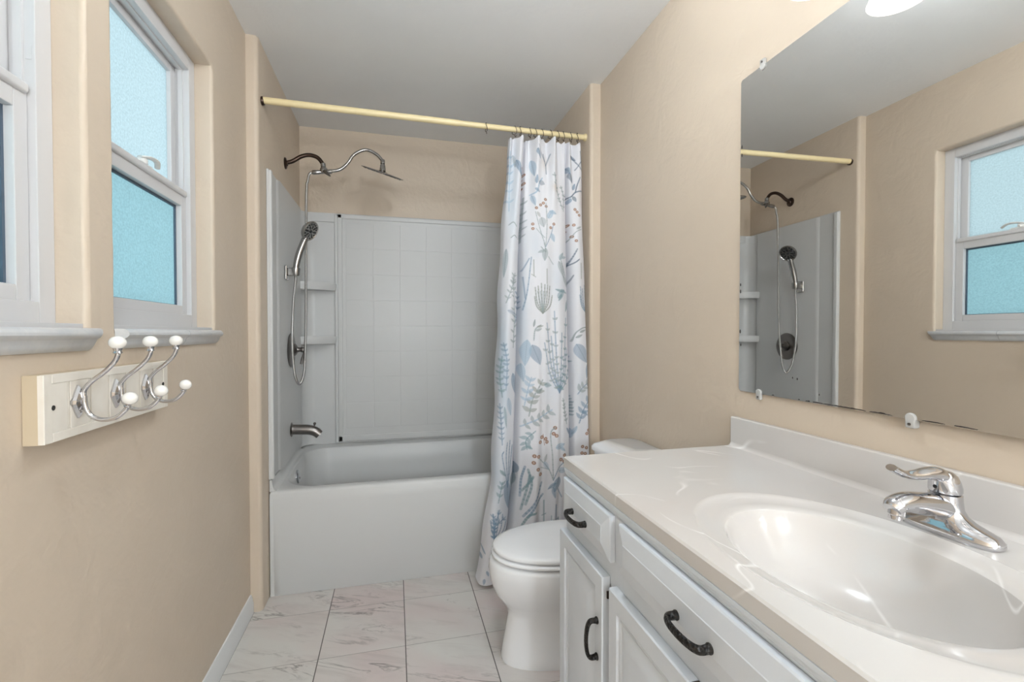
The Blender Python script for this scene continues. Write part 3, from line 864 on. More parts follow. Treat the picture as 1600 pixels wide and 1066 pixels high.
# ripples in the selvedge
X = X + 0.004 * edge_l * np.sin(z * 17) + 0.004 * edge_r * np.sin(z * 13 + 1)
Y = yc - front + 0 * X
ringx = [0.576, 0.607, 0.655, 0.684, 0.716, 0.762, 0.800, 0.832, 0.872, 0.908]
dist = np.min(np.abs((xl[-1, 0] + (xr[-1, 0] - xl[-1, 0]) * f)[..., None] - np.array(ringx)), axis=-1)
Zc = z - 0.014 * topk ** 4 * np.clip(dist / 0.02, 0, 1)
Zc = Zc + np.where(z < 0.03, 0.0, 0.0)

# ---- the print, drawn in the cloth's own flat coordinates (mm-like art units)
AU = (X - 0.541) / 0.00335 + 55.0            # horizontal art unit
AU = ((xl + (xr - xl) * f) - 0.541) / 0.00335 + 55.0
AV = (2.147 - z) / 0.00317 + 5.0 + 0 * AU
base = np.array(lin(238, 238, 243))
COL = np.broadcast_to(base, (NZ, NU, 3)).copy()
pal = dict(b=lin(122, 150, 176), l=lin(168, 192, 211), g=lin(150, 163, 166), n=lin(98, 116, 136), r=lin(150, 98, 68), e=lin(216, 202, 190), t=lin(128, 158, 168), o=lin(146, 152, 146))
def window_of(x0, x1, y0, y1):
    j0 = max(0, int((2.147 - (y1 - 5) * 0.00317 - 0.022) / (ZT - 0.022) * (NZ - 1)) - 2)
    j1 = min(NZ, int((2.147 - (y0 - 5) * 0.00317 - 0.022) / (ZT - 0.022) * (NZ - 1)) + 3)
    return slice(j0, max(j0 + 1, j1))
def blend(sl, a_, col):
    a_ = np.clip(a_, 0, 1)[..., None]
    COL[sl] = COL[sl] * (1 - a_) + np.array(col) * a_
def line(p, q, w, c, al=0.9):
    (x0, y0), (x1, y1) = p, q
    sl = window_of(min(x0, x1), max(x0, x1), min(y0, y1) - w - 1, max(y0, y1) + w + 1)
    u, v_ = AU[sl], AV[sl]
    dx, dy = x1 - x0, y1 - y0
    t = np.clip(((u - x0) * dx + (v_ - y0) * dy) / (dx * dx + dy * dy + 1e-9), 0, 1)
    d = np.hypot(u - x0 - t * dx, v_ - y0 - t * dy)
    blend(sl, np.clip((w - d) / 0.8 + 0.5, 0, 1) * al * 0.72, pal[c])
def poly(pts, w, c, al=0.9):
    P = [(p.x, p.y) for p in spline([(x, y, 0) for x, y in pts], 5)] if len(pts) > 2 else pts
    for p, q in zip(P, P[1:]): line(p, q, w, c, al)
def leaf(cx_, cy_, ang, ln, wd, c, al=0.85, vein=True):
    sl = window_of(0, 0, cy_ - ln, cy_ + ln)
    u, v_ = AU[sl] - cx_, AV[sl] - cy_
    ca, sa = math.cos(R(ang)), math.sin(R(ang))
    a_, b_ = u * ca + v_ * sa, -u * sa + v_ * ca
    t = np.clip(a_ / ln, -1, 1)
    hw = wd * (1 - t * t) ** 0.8 * (1 - 0.35 * t)
    k = np.clip((hw - np.abs(b_)) / 0.8 + 0.5, 0, 1) * (np.abs(a_) < ln)
    blend(sl, k * al * 0.78, pal[c])
    if vein and ln > 5:
        dk = tuple(x * 0.72 for x in pal[c])
        blend(sl, k * np.clip((0.45 - np.abs(b_)) / 0.6 + 0.5, 0, 1) * 0.5, dk)
        if ln > 9:
            s_ = np.abs(((a_ - np.abs(b_) * 0.9) / 3.4) % 1 - 0.5)
            blend(sl, k * np.clip(0.5 - s_ * 4, 0, 1) * 0.45, dk)
def berry(x, y, r=3.0):
    sl = window_of(0, 0, y - r, y + r)
    d = np.hypot(AU[sl] - x, AV[sl] - y)
    blend(sl, np.clip((r - d) / 0.8 + 0.5, 0, 1) * 0.95, pal['r'])
    blend(sl, np.clip((r * 0.48 - d) / 0.7 + 0.5, 0, 1) * 0.85, pal['e'])
def sprig(pts, n, ln, wd, c, cs=None, spread=48, w=0.8, flip=1):
    poly(pts, w, cs or c)
    P = spline([(x, y, 0) for x, y in pts], 12)
    for k in range(n):
        i = int((k + 0.7) / (n + 0.4) * (len(P) - 2)) + 1
        d = (P[i] - P[i - 1]); a_ = math.degrees(math.atan2(d.y, d.x))
        for s in (-1, 1):
            if (k + (s > 0)) % 2 and n > 8 and random.random() < 0.4: continue
            aa = a_ + s * spread * random.uniform(0.8, 1.2)
            sz = random.uniform(0.8, 1.15)
            leaf(P[i].x + math.cos(R(aa)) * ln * sz, P[i].y + math.sin(R(aa)) * ln * sz, aa, ln * sz, wd * sz, c, 0.8, False)
def fan(bx, by, tops, c, w=0.9):
    for (tx_, ty_) in tops:
        poly([(bx, by), (bx + (tx_ - bx) * 0.75, by + (ty_ - by) * 0.40), (tx_, ty_)], w, c)
def U(px): return px - 740
def W(py): return py - 210
S = lambda L_: [(U(x), W(y)) for x, y in L_]
# soft watercolour washes
for (x, y, rx, ry, c, al) in [(848, 250, 7, 12, 'e', .5), (905, 300, 9, 30, 'e', .35), (830, 380, 12, 30, 'l', .25), (850, 600, 16, 40, 'l', .15), (862, 430, 14, 40, 'l', .22), (797, 300, 9, 90, 'l', .45), (780, 560, 9, 110, 'l', .6), (812, 500, 8, 120, 'l', .3), (770, 720, 8, 60, 'l', .4), (840, 640, 20, 30, 'e', .18), (900, 600, 10, 50, 'l', .22), (790, 760, 14, 50, 'l', .28), (862, 290, 6, 8, 'e', .6)]:
    d = np.hypot((AU - U(x)) / rx, (AV - W(y)) / ry)
    blend(slice(0, NZ), np.exp(-d * d * 1.2) * al, pal[c])
# upper part
poly(S([(850, 254), (846, 237)]), .8, 'n'); poly(S([(850, 254), (856, 236)]), .8, 'n'); poly(S([(850, 254), (850, 268)]), .8, 'n'); poly(S([(838, 225), (848, 248)]), .7, 'n')
poly(S([(908, 252), (905, 226)]), .8, 'n'); poly(S([(897, 256), (908, 240)]), .8, 'n'); poly(S([(892, 232), (908, 256), (913, 235)]), .8, 'n'); leaf(U(894), W(236), 40, 6, 3, 'n')
sprig(S([(874, 322), (866, 296), (860, 268)]), 9, 2.2, 1.0, 'g'); sprig(S([(876, 325), (877, 300), (873, 285)]), 5, 2.0, .9, 'g')
for x, y in [(832.5, 324), (843, 316), (846.5, 310), (847, 321), (827, 349), (827, 356), (858, 348), (853, 354), (839, 319)]: berry(U(x), W(y), 2.2)
poly(S([(844, 384), (838, 360), (831, 330)]), .6, 'g'); poly(S([(844, 384), (847, 350), (847, 316)]), .6, 'g'); poly(S([(844, 384), (853, 365), (857, 350)]), .6, 'b'); poly(S([(843, 370), (832, 356)]), .6, 'g')
leaf(U(853), W(333), -60, 8, 4, 'l'); leaf(U(857), W(330), 20, 6, 3, 'l'); leaf(U(841), W(346), 80, 8, 5, 'g', .6); leaf(U(856), W(369), 70, 7, 3.5, 'l'); leaf(U(836), W(334), 60, 5, 2.2, 'o', .6)
for x, y in [(894, 321), (897, 325), (900, 330), (885, 345), (891.5, 346), (883, 354), (889, 364), (894, 371)]: berry(U(x), W(y), 2.2)
poly(S([(879, 300), (888, 301), (896, 293), (906, 290)]), 1.0, 'n'); poly(S([(896, 293), (899, 281), (904, 268)]), .9, 'n')
leaf(U(894), W(304), 60, 5, 3, 'n'); leaf(U(894), W(284), -70, 6, 2.6, 'b'); leaf(U(887), W(307), 110, 4.5, 2.6, 'b'); leaf(U(889), W(270), 75, 9, 3, 'n'); leaf(U(886), W(258), 70, 7, 2.6, 'b')
poly(S([(884, 372), (893, 358), (903, 352)]), .6, 'g'); leaf(U(899), W(350), -30, 5, 1.6, 'g')
leaf(U(809), W(262), 75, 14, 3.4, 'b'); leaf(U(803), W(250), 85, 11, 2.4, 'g', .5)
sprig(S([(812, 375), (814, 345), (817, 306)]), 5, 4, 1.2, 'g'); poly(S([(806, 372), (811, 345)]), .7, 'g'); poly(S([(792, 352), (798, 348), (803, 354)]), .7, 'g'); poly(S([(794, 372), (799, 368), (803, 371)]), .7, 'g')
for k in range(5): berry(U(815 + (k % 2) * 3), W(262 + 7 * k), 2.2)
sprig(S([(793, 330), (795, 280), (797, 235)]), 6, 5, 1.5, 'l')
poly(S([(825, 303), (834, 298), (838, 284), (843, 276)]), 1.0, 'l'); leaf(U(842), W(284), 20, 5, 4, 'n', .7); leaf(U(834), W(279), -85, 7, 2.4, 'b'); leaf(U(829), W(312), 75, 9, 3, 'l'); leaf(U(835), W(296), 40, 5, 2, 'b'); leaf(U(830), W(260), 85, 14, 3.4, 'l'); leaf(U(838), W(238), 70, 8, 3, 'b')
# middle
poly(S([(842, 378), (844, 392), (838, 384)]), .7, 'g'); leaf(U(843), W(396), 95, 10, 4, 'g', .75); leaf(U(838), W(391), 160, 5, 2.2, 'g'); poly(S([(848, 399), (856, 410)]), .7, 'g')
fan(U(839), W(485), S([(829, 446), (833, 444), (837.5, 440), (842, 442), (846, 442), (850, 444), (854, 458), (828, 460)]), 'o', .9)
for x in (832, 836, 840, 844): poly(S([(839, 482), (x, 452)]), .6, 'g')
poly(S([(827.5, 428), (827.5, 404)]), .8, 'o'); poly(S([(845.5, 440), (845.5, 418)]), .8, 'o'); poly(S([(824, 426), (830, 430)]), .6, 'o')
poly(S([(868, 404), (876, 425), (884, 447)]), .9, 'g'); leaf(U(869), W(418), 70, 14, 4, 'g', .7); leaf(U(877), W(436), 60, 11, 3, 'g', .6); leaf(U(869), W(397), -60, 7, 3.2, 't', .7); leaf(U(875), W(398), -20, 5, 2, 't', .7)
leaf(U(868), W(455), -50, 9, 4.5, 't', .75); leaf(U(873), W(451), 20, 7, 2.6, 't', .7); leaf(U(866), W(461), 120, 6, 2.5, 't'); leaf(U(880), W(472), 110, 11, 3.4, 't', .65); leaf(U(864), W(450), 200, 6, 2, 't')
poly(S([(884, 412), (887, 402), (895, 384)]), .9, 'n'); poly(S([(884, 409), (892, 405), (898, 400)]), .9, 'n'); poly(S([(884, 440), (890, 425)]), .8, 'n')
fan(U(911), W(484), S([(899, 443), (903, 446), (908, 440), (914, 442), (898, 456)]), 'b', .9); poly(S([(901, 430), (901, 406)]), .8, 'o')
sprig(S([(797, 537), (799, 490), (797, 430)]), 11, 3.6, 1.4, 'g'); sprig(S([(786, 470), (795, 445), (800, 425)]), 6, 3.5, 1.2, 'g'); sprig(S([(801, 500), (806, 470), (805, 452)]), 5, 3.2, 1.4, 'b'); leaf(U(795), W(484), 20, 8, 3, 'b', .5)
leaf(U(786), W(410), 95, 22, 3, 't', .55); poly(S([(812, 480), (818, 450), (824, 400)]), .9, 'b'); poly(S([(812, 420), (821, 402)]), .9, 'b'); poly(S([(815, 462), (813, 430)]), .8, 'b')
poly(S([(826, 526), (828, 510), (836, 503)]), .8, 'g'); leaf(U(833), W(510), -20, 5, 2, 'g'); leaf(U(827), W(500), -80, 6, 1.6, 'g'); leaf(U(835), W(505), -10, 5, 1.8, 'o')
leaf(U(829), W(548), 70, 16, 8, 'b', .75); leaf(U(815), W(545), 95, 20, 7, 'l', .85); leaf(U(901), W(547), 60, 17, 9, 'b', .7); poly(S([(888, 528), (892, 515), (901, 508), (910, 506)]), .9, 'g'); leaf(U(903), W(512), -20, 6, 2, 'g'); leaf(U(897), W(520), -25, 6, 2, 'g')
for tp in [(857, 482), (877, 492), (845, 500), (841, 530), (886, 552), (852, 520), (868, 515), (878, 540)]:
    sprig(S([(863, 606), (863 + (tp[0] - 863) * .62, 606 + (tp[1] - 606) * .38), tp]), 8 if tp[1] < 510 else 5, 2.6, 1.5, 'g' if tp[0] < 862 else 't', 'b', 50, .8)
leaf(U(799), W(592), 80, 17, 5, 'b', .8); leaf(U(810), W(575), 85, 14, 4, 'l', .8); sprig(S([(784, 600), (786, 560), (782, 530)]), 8, 3, 1.6, 'b'); sprig(S([(779, 610), (777, 580), (780, 550)]), 6, 3, 1.6, 't')
# lower
sprig(S([(818, 640), (824, 612), (838, 586)]), 5, 6, 3, 'o', 'g', 55, 1.0); leaf(U(846), W(594), 10, 6, 3.6, 't', .7); sprig(S([(812, 625), (817, 600), (822, 582)]), 4, 5, 2.2, 'l'); leaf(U(833), W(602), -40, 6, 2.6, 'g')
sprig(S([(807, 656), (830, 644), (852, 632)]), 5, 5.5, 2.6, 'g', 'l', 60, 1.1); sprig(S([(826, 662), (814, 676), (815, 690)]), 4, 5, 2.4, 't')
for x, y in [(836, 672), (842, 675), (844, 680), (833, 679), (856, 659), (858, 671), (854, 668), (830, 700), (824, 699), (823, 709), (829, 719), (833, 727), (871, 702), (865, 708), (870, 711)]: berry(U(x), W(y), 2.7)
poly(S([(853, 738), (846, 720), (831, 703)]), .7, 'g'); poly(S([(853, 738), (852, 700), (850, 668), (857, 658)]), .8, 'g'); poly(S([(853, 738), (860, 722), (870, 712)]), .7, 'b'); poly(S([(848, 722), (834, 717)]), .6, 'g'); poly(S([(838, 668), (840, 684)]), .6, 'r')
leaf(U(864), W(687), -20, 8, 4.4, 'l'); leaf(U(868), W(692), 40, 6, 2.5, 'l'); leaf(U(868), W(724), -10, 7, 4.5, 'l', .7); leaf(U(843), W(716), 60, 8, 3.4, 'l', .6); leaf(U(842), W(704), -70, 6, 2.6, 'g', .5)
leaf(U(858), W(745), 110, 12, 5, 'b', .85); leaf(U(854), W(757), 80, 9, 3, 'b', .75); poly(S([(860, 752), (866, 765)]), .9, 'b'); leaf(U(851), W(747), 140, 8, 2.6, 'b')
for p in [[(806, 780), (815, 745), (818, 728)], [(812, 772), (820, 742), (816, 720)], [(805, 760), (807, 735), (812, 716)], [(809, 790), (826, 765), (835, 740)], [(815, 790), (826, 772), (837, 758)], [(806, 806), (816, 788), (826, 784)], [(808, 752), (818, 738), (822, 730)]]:
    poly(S(p), 1.6, 'b' if p[0][0] % 2 else 't', .8)
leaf(U(876), W(765), 100, 24, 5, 't', .8); leaf(U(880), W(745), 60, 10, 3, 'b')
poly(S([(839, 812), (839, 768)]), 1.0, 't'); poly(S([(857, 812), (857, 776)]), 1.0, 'b'); poly(S([(836, 790), (842, 788)]), .7, 't'); poly(S([(853, 800), (861, 798)]), .7, 'b')
for x, y0 in ((836, 806), (843, 804), (850, 792), (853, 798), (861, 796), (847, 800)): poly(S([(x, 815), (x, y0)]), .8, 't')
for x in (778, 784, 789, 793): poly(S([(787, 745), (x, 700), (x + 2, 672 + abs(x - 787) * 2)]), .8, 'b')
leaf(U(787), W(757), 85, 22, 6, 'b', .8); leaf(U(796), W(738), 95, 15, 5, 't', .8); leaf(U(800), W(721), 90, 9, 4.5, 'b'); leaf(U(779), W(722), 50, 7, 2.4, 't'); leaf(U(783), W(640), 85, 16, 2.4, 't', .6); leaf(U(790), W(625), 80, 14, 4, 'l', .7); sprig(S([(778, 680), (777, 650), (776, 620)]), 7, 3, 1.2, 'b'); sprig(S([(772, 765), (776, 745), (778, 735)]), 3, 4, 1.8, 't')
fan(U(768), W(818), S([(765, 782), (772, 776), (779, 784), (785, 796), (762, 792), (790, 800)]), 'b', .8)
for tp in [(765, 782), (774, 776), (784, 790)]: sprig(S([(766, 822), (767, 800), tp]), 6, 2.8, 1.2, 'b')
for x, y, a_ in [(752, 838, 50), (748, 850, 120), (766, 852, 30), (772, 842, 150), (757, 868, 70), (775, 862, 10), (800, 815, 40), (806, 822, 140), (795, 832, 60), (752, 880, 100), (790, 845, 30)]: leaf(U(x), W(y), a_, 4.4, 1.8, 'b')
leaf(U(759), W(895), 20, 7, 4, 'b', .85); leaf(U(763), W(902), 60, 6, 2.4, 'n', .7); poly(S([(760, 900), (760, 908)]), .8, 'b')
for x, y in [(911, 667), (914, 671), (908, 672), (901, 692), (907, 694), (900, 702), (905, 703)]: berry(U(x), W(y), 2.5)
leaf(U(885), W(672), 80, 9, 4, 'l', .85); leaf(U(880), W(668), 60, 8, 2, 'b'); leaf(U(890), W(667), 110, 8, 2, 'l'); sprig(S([(876, 655), (872, 635), (869, 615)]), 6, 2.4, 1.2, 'g'); sprig(S([(885, 650), (886, 630), (884, 612)]), 7, 2.4, 1.2, 't')
sprig(S([(896, 655), (903, 635), (914, 618)]), 4, 6, 2.6, 'b', 'b', 55, 1.0); sprig(S([(894, 610), (902, 600), (913, 592)]), 3, 6, 2.6, 'g', 'b'); leaf(U(905), W(640), 40, 6, 3, 'b'); leaf(U(910), W(575), 95, 12, 2.6, 'b', .8); sprig(S([(914, 560), (916, 520), (913, 490)]), 8, 3, 1.5, 'b'); poly(S([(916, 480), (914, 440), (911, 400)]), 1.2, 'b'); leaf(U(913), W(425), 85, 20, 2.5, 'n', .6)
# the pattern repeats in the part of the cloth hidden below
COLS = np.concatenate([COL, np.ones((NZ, NU, 1))], axis=-1)

me = bpy.data.meshes.new('cloth')
co = np.stack([X, Y, np.broadcast_to(Zc, X.shape)], -1).reshape(-1, 3)
idx = np.arange(NU * NZ).reshape(NZ, NU)
quads = np.stack([idx[:-1, :-1], idx[:-1, 1:], idx[1:, 1:], idx[1:, :-1]], -1).reshape(-1, 4)
me.vertices.add(len(co)); me.vertices.foreach_set('co', co.astype(np.float32).ravel())
me.loops.add(quads.size); me.loops.foreach_set('vertex_index', quads.astype(np.int32).ravel())
me.polygons.add(len(quads))
me.polygons.foreach_set('loop_start', (np.arange(len(quads)) * 4).astype(np.int32))
me.polygons.foreach_set('loop_total', np.full(len(quads), 4, np.int32))
me.update(); me.validate()
me.polygons.foreach_set('use_smooth', [True] * len(quads))
at = me.color_attributes.new('print', 'FLOAT_COLOR', 'POINT')
at.data.foreach_set('color', COLS.astype(np.float32).ravel())
me.materials.append(M['cloth'])
cur = bpy.data.objects.new('shower_curtain', me); C.objects.link(cur)
tag(cur, 'white shower curtain printed with blue botanical sprigs and rust berries, gathered at the right', 'shower curtain')

rt_ = thing('curtain_ring', 'x', 'curtain ring', (0, YR, ZR), 'curtain rings on the cream rod')
b = MB()
rp = []
for k in range(17):
    a_ = -PI * 0.5 + 2 * PI * k / 16 * 0.97
    rp.append((0.004 * math.sin(a_ * 2), 0.0170 * math.cos(a_), -0.005 + 0.0205 * math.sin(a_)))
b.tube(rp, 0.0014, 8, 3)
o = b.build('loop', M['bronze'], None); o.parent = rt_; o.location = (0, 0, 0)
b = MB(); b.tube([(0, 0.0, -0.028), (0.001, -0.004, -0.036), (0.0, -0.010, -0.040), (0.0, -0.013, -0.033)], 0.0014, 8, 5)
o = b.build('hook', M['bronze'], None); o.parent = rt_; o.location = (0, 0, 0)
allx = [0.435] + ringx
names = ['bronze curtain ring hanging alone on bare rod, left of the curtain'] + [
    'bronze curtain ring holding the curtain, %s' % s for s in ('first from its left edge', 'second from its left edge', 'third from its left edge', 'fourth from its left edge', 'fifth from its left edge', 'fifth from its right edge', 'fourth from its right edge', 'third from its right edge', 'second from its right edge', 'nearest the right wall')]
for k, (x, nm) in enumerate(zip(allx, names)):
    o = rt_ if k == 0 else copy_tree(rt_)
    o.location = (x, YR, ZR); o.rotation_euler = (0, 0, random.uniform(-0.5, 0.5)); o['label'] = nm

# ------------------------------------------------------------------ toilet
YT = 1.643
toi = thing('toilet', 'white two-piece toilet with closed lid between the tub and the vanity', 'toilet', (0.65, YT, 0))
def egg(x0, x1, hw, z, n=40, front=0.62, sq=1.0):
    pts = []
    cx_ = x0 + (x1 - x0) * front
    for k in range(n):
        a_ = 2 * PI * k / n
        c_, s_ = math.cos(a_), math.sin(a_)
        if c_ < 0: x = cx_ + (cx_ - x0) * c_
        else: x = cx_ + (x1 - cx_) * math.copysign(abs(c_) ** 0.62, c_)
        y = YT + hw * math.copysign(abs(s_) ** (0.92 if c_ < 0 else 0.72), s_)
        pts.append((x, y, z))
    return pts
b = MB()
b.rings([egg(0.375, 0.84, 0.118, 0.0), egg(0.373, 0.84, 0.120, 0.012), egg(0.380, 0.84, 0.116, 0.05), egg(0.392, 0.84, 0.110, 0.11), egg(0.401, 0.84, 0.108, 0.165),
         egg(0.396, 0.84, 0.114, 0.190), egg(0.376, 0.84, 0.126, 0.216), egg(0.352, 0.84, 0.146, 0.250), egg(0.336, 0.84, 0.163, 0.290), egg(0.329, 0.84, 0.174, 0.330), egg(0.331, 0.84, 0.178, 0.360), egg(0.337, 0.835, 0.176, 0.374), egg(0.35, 0.83, 0.165, 0.379)])
b.build('bowl', M['ceramic'], toi, sharp=60)
b = MB()
b.rings([egg(0.356, 0.775, 0.158, 0.3805), egg(0.345, 0.775, 0.168, 0.3835), egg(0.340, 0.775, 0.173, 0.387), egg(0.340, 0.775, 0.173, 0.394), egg(0.347, 0.775, 0.166, 0.3985)])
b.build('seat', M['lid'], toi, sharp=60)
b = MB()
b.rings([egg(0.362, 0.770, 0.154, 0.4005), egg(0.360, 0.770, 0.156, 0.4030), egg(0.346, 0.772, 0.169, 0.4055), egg(0.344, 0.772, 0.171, 0.413), egg(0.350, 0.770, 0.166, 0.420), egg(0.368, 0.76, 0.152, 0.4245), egg(0.45, 0.70, 0.09, 0.427)])
b.build('lid', M['lid'], toi, sharp=60)
for s in (-1, 1):
    b = MB(); b.box(0.765, 0.805, YT + s * 0.075 - 0.016, YT + s * 0.075 + 0.016, 0.379, 0.408, 0.006, 3); b.build('hinge', M['lid'], toi)
def trect(x0, x1, y0, y1, r, z): return [(x, y, z) for x, y in rrect(x0, x1, y0, y1, r, 8)]
b = MB()
b.rings([trect(0.835, 0.985, YT - 0.155, YT + 0.155, 0.04, 0.376), trect(0.822, 0.995, YT - 0.168, YT + 0.168, 0.04, 0.40), trect(0.812, 1.0, YT - 0.172, YT + 0.172, 0.035, 0.55), trect(0.808, 1.0, YT - 0.174, YT + 0.174, 0.03, 0.702)])
b.build('tank', M['ceramic'], toi, sharp=60)
b = MB()
b.rings([trect(0.806, 1.001, YT - 0.174, YT + 0.174, 0.03, 0.7035), trect(0.798, 1.005, YT - 0.179, YT + 0.179, 0.03, 0.708), trect(0.798, 1.005, YT - 0.179, YT + 0.179, 0.03, 0.722), trect(0.806, 1.003, YT - 0.175, YT + 0.175, 0.035, 0.732), trect(0.845, 1.0, YT - 0.160, YT + 0.168, 0.05, 0.7425)])
b.build('tank_lid', M['ceramic'], toi, sharp=60)
b = MB()
b.lathe([(0.011, 0), (0.011, 0.008), (0.006, 0.012)], (0.8085, YT + 0.125, 0.655), (-1, 0, 0), 16)
b.tube([(0.797, YT + 0.125, 0.655), (0.792, YT + 0.10, 0.652), (0.792, YT + 0.065, 0.648)], lambda t: (0.006 - 0.002 * t, 0.004), 10)
b.build('flush_lever', M['chrome'], toi)

# ------------------------------------------------------------------ vanity
VY0, VY1 = -0.015, 1.194
XFF = 0.4575                     # face-frame plane
CT = 0.855                       # counter height
van = thing('vanity_cabinet', 'pale blue-grey painted vanity cabinet with raised panels and black pulls', 'vanity', (0.73, 0.59, 0))
b = MB()
b.box(XFF + 0.018, XR - 0.002, VY1 - 0.018, VY1, 0.0, 0.826, 0.001)
b.box(XFF + 0.018, XR - 0.002, VY0, VY0 + 0.018, 0.0, 0.826, 0.001)
b.box(XR - 0.012, XR - 0.002, VY0 + 0.018, VY1 - 0.018, 0.10, 0.826)
b.box(XFF + 0.018, XR - 0.012, VY0 + 0.018, VY1 - 0.018, 0.095, 0.113)
b.box(XFF + 0.07, XFF + 0.085, VY0 + 0.018, VY1 - 0.018, 0.0, 0.095)
b.build('carcass', M['cabinet'], van)
b = MB()
st = [(VY1 - 0.040, VY1), (0.870, 0.926), (0.330, 0.380), (VY0, VY0 + 0.04)]
for a_, c_ in st: b.box(XFF, XFF + 0.019, a_, c_, 0.095, 0.826, 0.001)
for z0, z1 in ((0.790, 0.826), (0.642, 0.715), (0.095, 0.135)): b.box(XFF + 0.0003, XFF + 0.0187, VY0 + 0.001, VY1 - 0.001, z0, z1, 0.0005)
b.build('face_frame', M['cabinet'], van)
b = MB()
pr = [(XFF + 0.001, 0.826), (XFF - 0.007, 0.826), (XFF - 0.007, 0.819), (XFF - 0.005, 0.817), (XFF - 0.0045, 0.812), (XFF - 0.002, 0.809), (XFF - 0.002, 0.806), (XFF + 0.001, 0.805)]
b.rings([[(x, VY0, z_) for x, z_ in pr], [(x, VY1 + 0.004, z_) for x, z_ in pr]])
b.build('top_moulding', M['cabinet'], van, sharp=20)

def rloft(mb, y0, y1, z0, z1, prof):
    """nested rectangles in a plane facing -X: prof = [(inset, x), ...]"""
    mb.rings([[(x, y0 + i, z0 + i), (x, y1 - i, z0 + i), (x, y1 - i, z1 - i), (x, y0 + i, z1 - i)] for i, x in prof])
def pull(parent, c, horiz, span=0.082):
    """bow handle with flared feet; c is the middle of its two feet on the surface"""
    x0 = c[0]
    d = Vector((0, 1, 0)) if horiz else Vector((0, 0, 1))
    c = Vector(c)
    pts = []
    hs = span / 2
    for k in range(13):
        a_ = PI * k / 12
        s = -math.cos(a_)
        pts.append(c + d * (hs * (1.0 * s + 0.10 * math.sin(2 * a_) * -1)) + Vector((-0.004 - 0.023 * math.sin(a_) ** 0.62, 0, 0)))
    b = MB()
    b.tube(pts, lambda t: (0.0042 + 0.0012 * abs(2 * t - 1) ** 3, 0.0068 + 0.0010 * abs(2 * t - 1) ** 3), 14, 3, up=(-1, 0, 0))
    for s in (-1, 1):
        b.lathe([(0.0078, 0.0), (0.0082, 0.0022), (0.0066, 0.0045), (0.0055, 0.010)], c + d * hs * s, (-1, 0, 0), 16)
    return b.build('handle', M['pull'], parent, sharp=60)

XD = XFF - 0.0035                # back of overlay fronts
def drawer(y0, y1, z0, z1, name, hy, hz, bev=0.030):
    t = 0.0125
    b = MB()
    rloft(b, y0, y1, z0, z1, [(0, XD + 0.003), (0, XD - t + 0.005), (0.0025, XD - t + 0.0028), (bev, XD - t - 0.0035), (bev + 0.0015, XD - t - 0.0045), (bev + 0.004, XD - t - 0.0045)])
    o = b.build(name, M['cabinet'], van, sharp=12)
    if hy is not None: pull(o, (XD - t - 0.0045, hy, hz), True)
    return o
def door(y0, y1, z0, z1, hy, hz):
    t = 0.0165
    xs = XD - t
    b = MB()
    rloft(b, y0, y1, z0, z1, [(0, XD + 0.003), (0, xs + 0.003), (0.002, xs), (0.036, xs), (0.0385, xs + 0.005), (0.043, xs + 0.0055), (0.046, xs + 0.0035), (0.050, xs + 0.0055), (0.078, xs - 0.001), (0.082, xs - 0.0015)])
    o = b.build('door', M['cabinet'], van, sharp=12)
    pull(o, (xs, hy, hz), False)
    return o
drawer(0.905, 1.188, 0.702, 0.803, 'drawer', 1.060, 0.741)
drawer(0.372, 0.866, 0.700, 0.803, 'false_drawer_front', 0.610, 0.742)
drawer(0.030, 0.345, 0.702, 0.803, 'drawer', 0.19, 0.744)
door(0.928, 1.1965, 0.120, 0.660, 0.952, 0.510)
door(0.622, 0.896, 0.120, 0.655, 0.648, 0.510)
door(0.345, 0.616, 0.120, 0.655, 0.590, 0.510)
door(0.030, 0.318, 0.120, 0.655, 0.30, 0.510)
for yy, z_ in ((0.6190, 0.648), (0.9175, 0.628)):
    b = MB(); b.box(XD - 0.010, XFF + 0.0, yy - 0.0025, yy + 0.0025, z_ - 0.010, z_ + 0.006, 0.001); b.build('hinge', M['bronze'], van)

# counter with the moulded oval basin
top = thing('countertop', 'glossy cream cultured-marble counter with an integral oval basin', 'countertop', (0.73, 0.59, CT))
CX0, CX1, CY0, CY1 = 0.4515, XR - 0.001, -0.03, 1.204
SXc, SYc = 0.681, 0.562
per = []
nseg = 40
def side(p, q):
    for k in range(nseg): per.append((p[0] + (q[0] - p[0]) * k / nseg, p[1] + (q[1] - p[1]) * k / nseg))
side((CX1, CY0), (CX1, CY1)); side((CX1, CY1), (CX0, CY1)); side((CX0, CY1), (CX0, CY0)); side((CX0, CY0), (CX1, CY0))
ang = [math.atan2((y - SYc) / 0.27, (x - SXc) / 0.19) for x, y in per]
def ell(a_, b_, z_, cx_=SXc, cy_=SYc): return [(cx_ + a_ * math.cos(t), cy_ + b_ * math.sin(t), z_) for t in ang]
def prect(i, z_):
    return [(min(max(x, CX0 + i), CX1 - i), min(max(y, CY0 + i), CY1 - i), z_) for x, y in per]
b = MB()
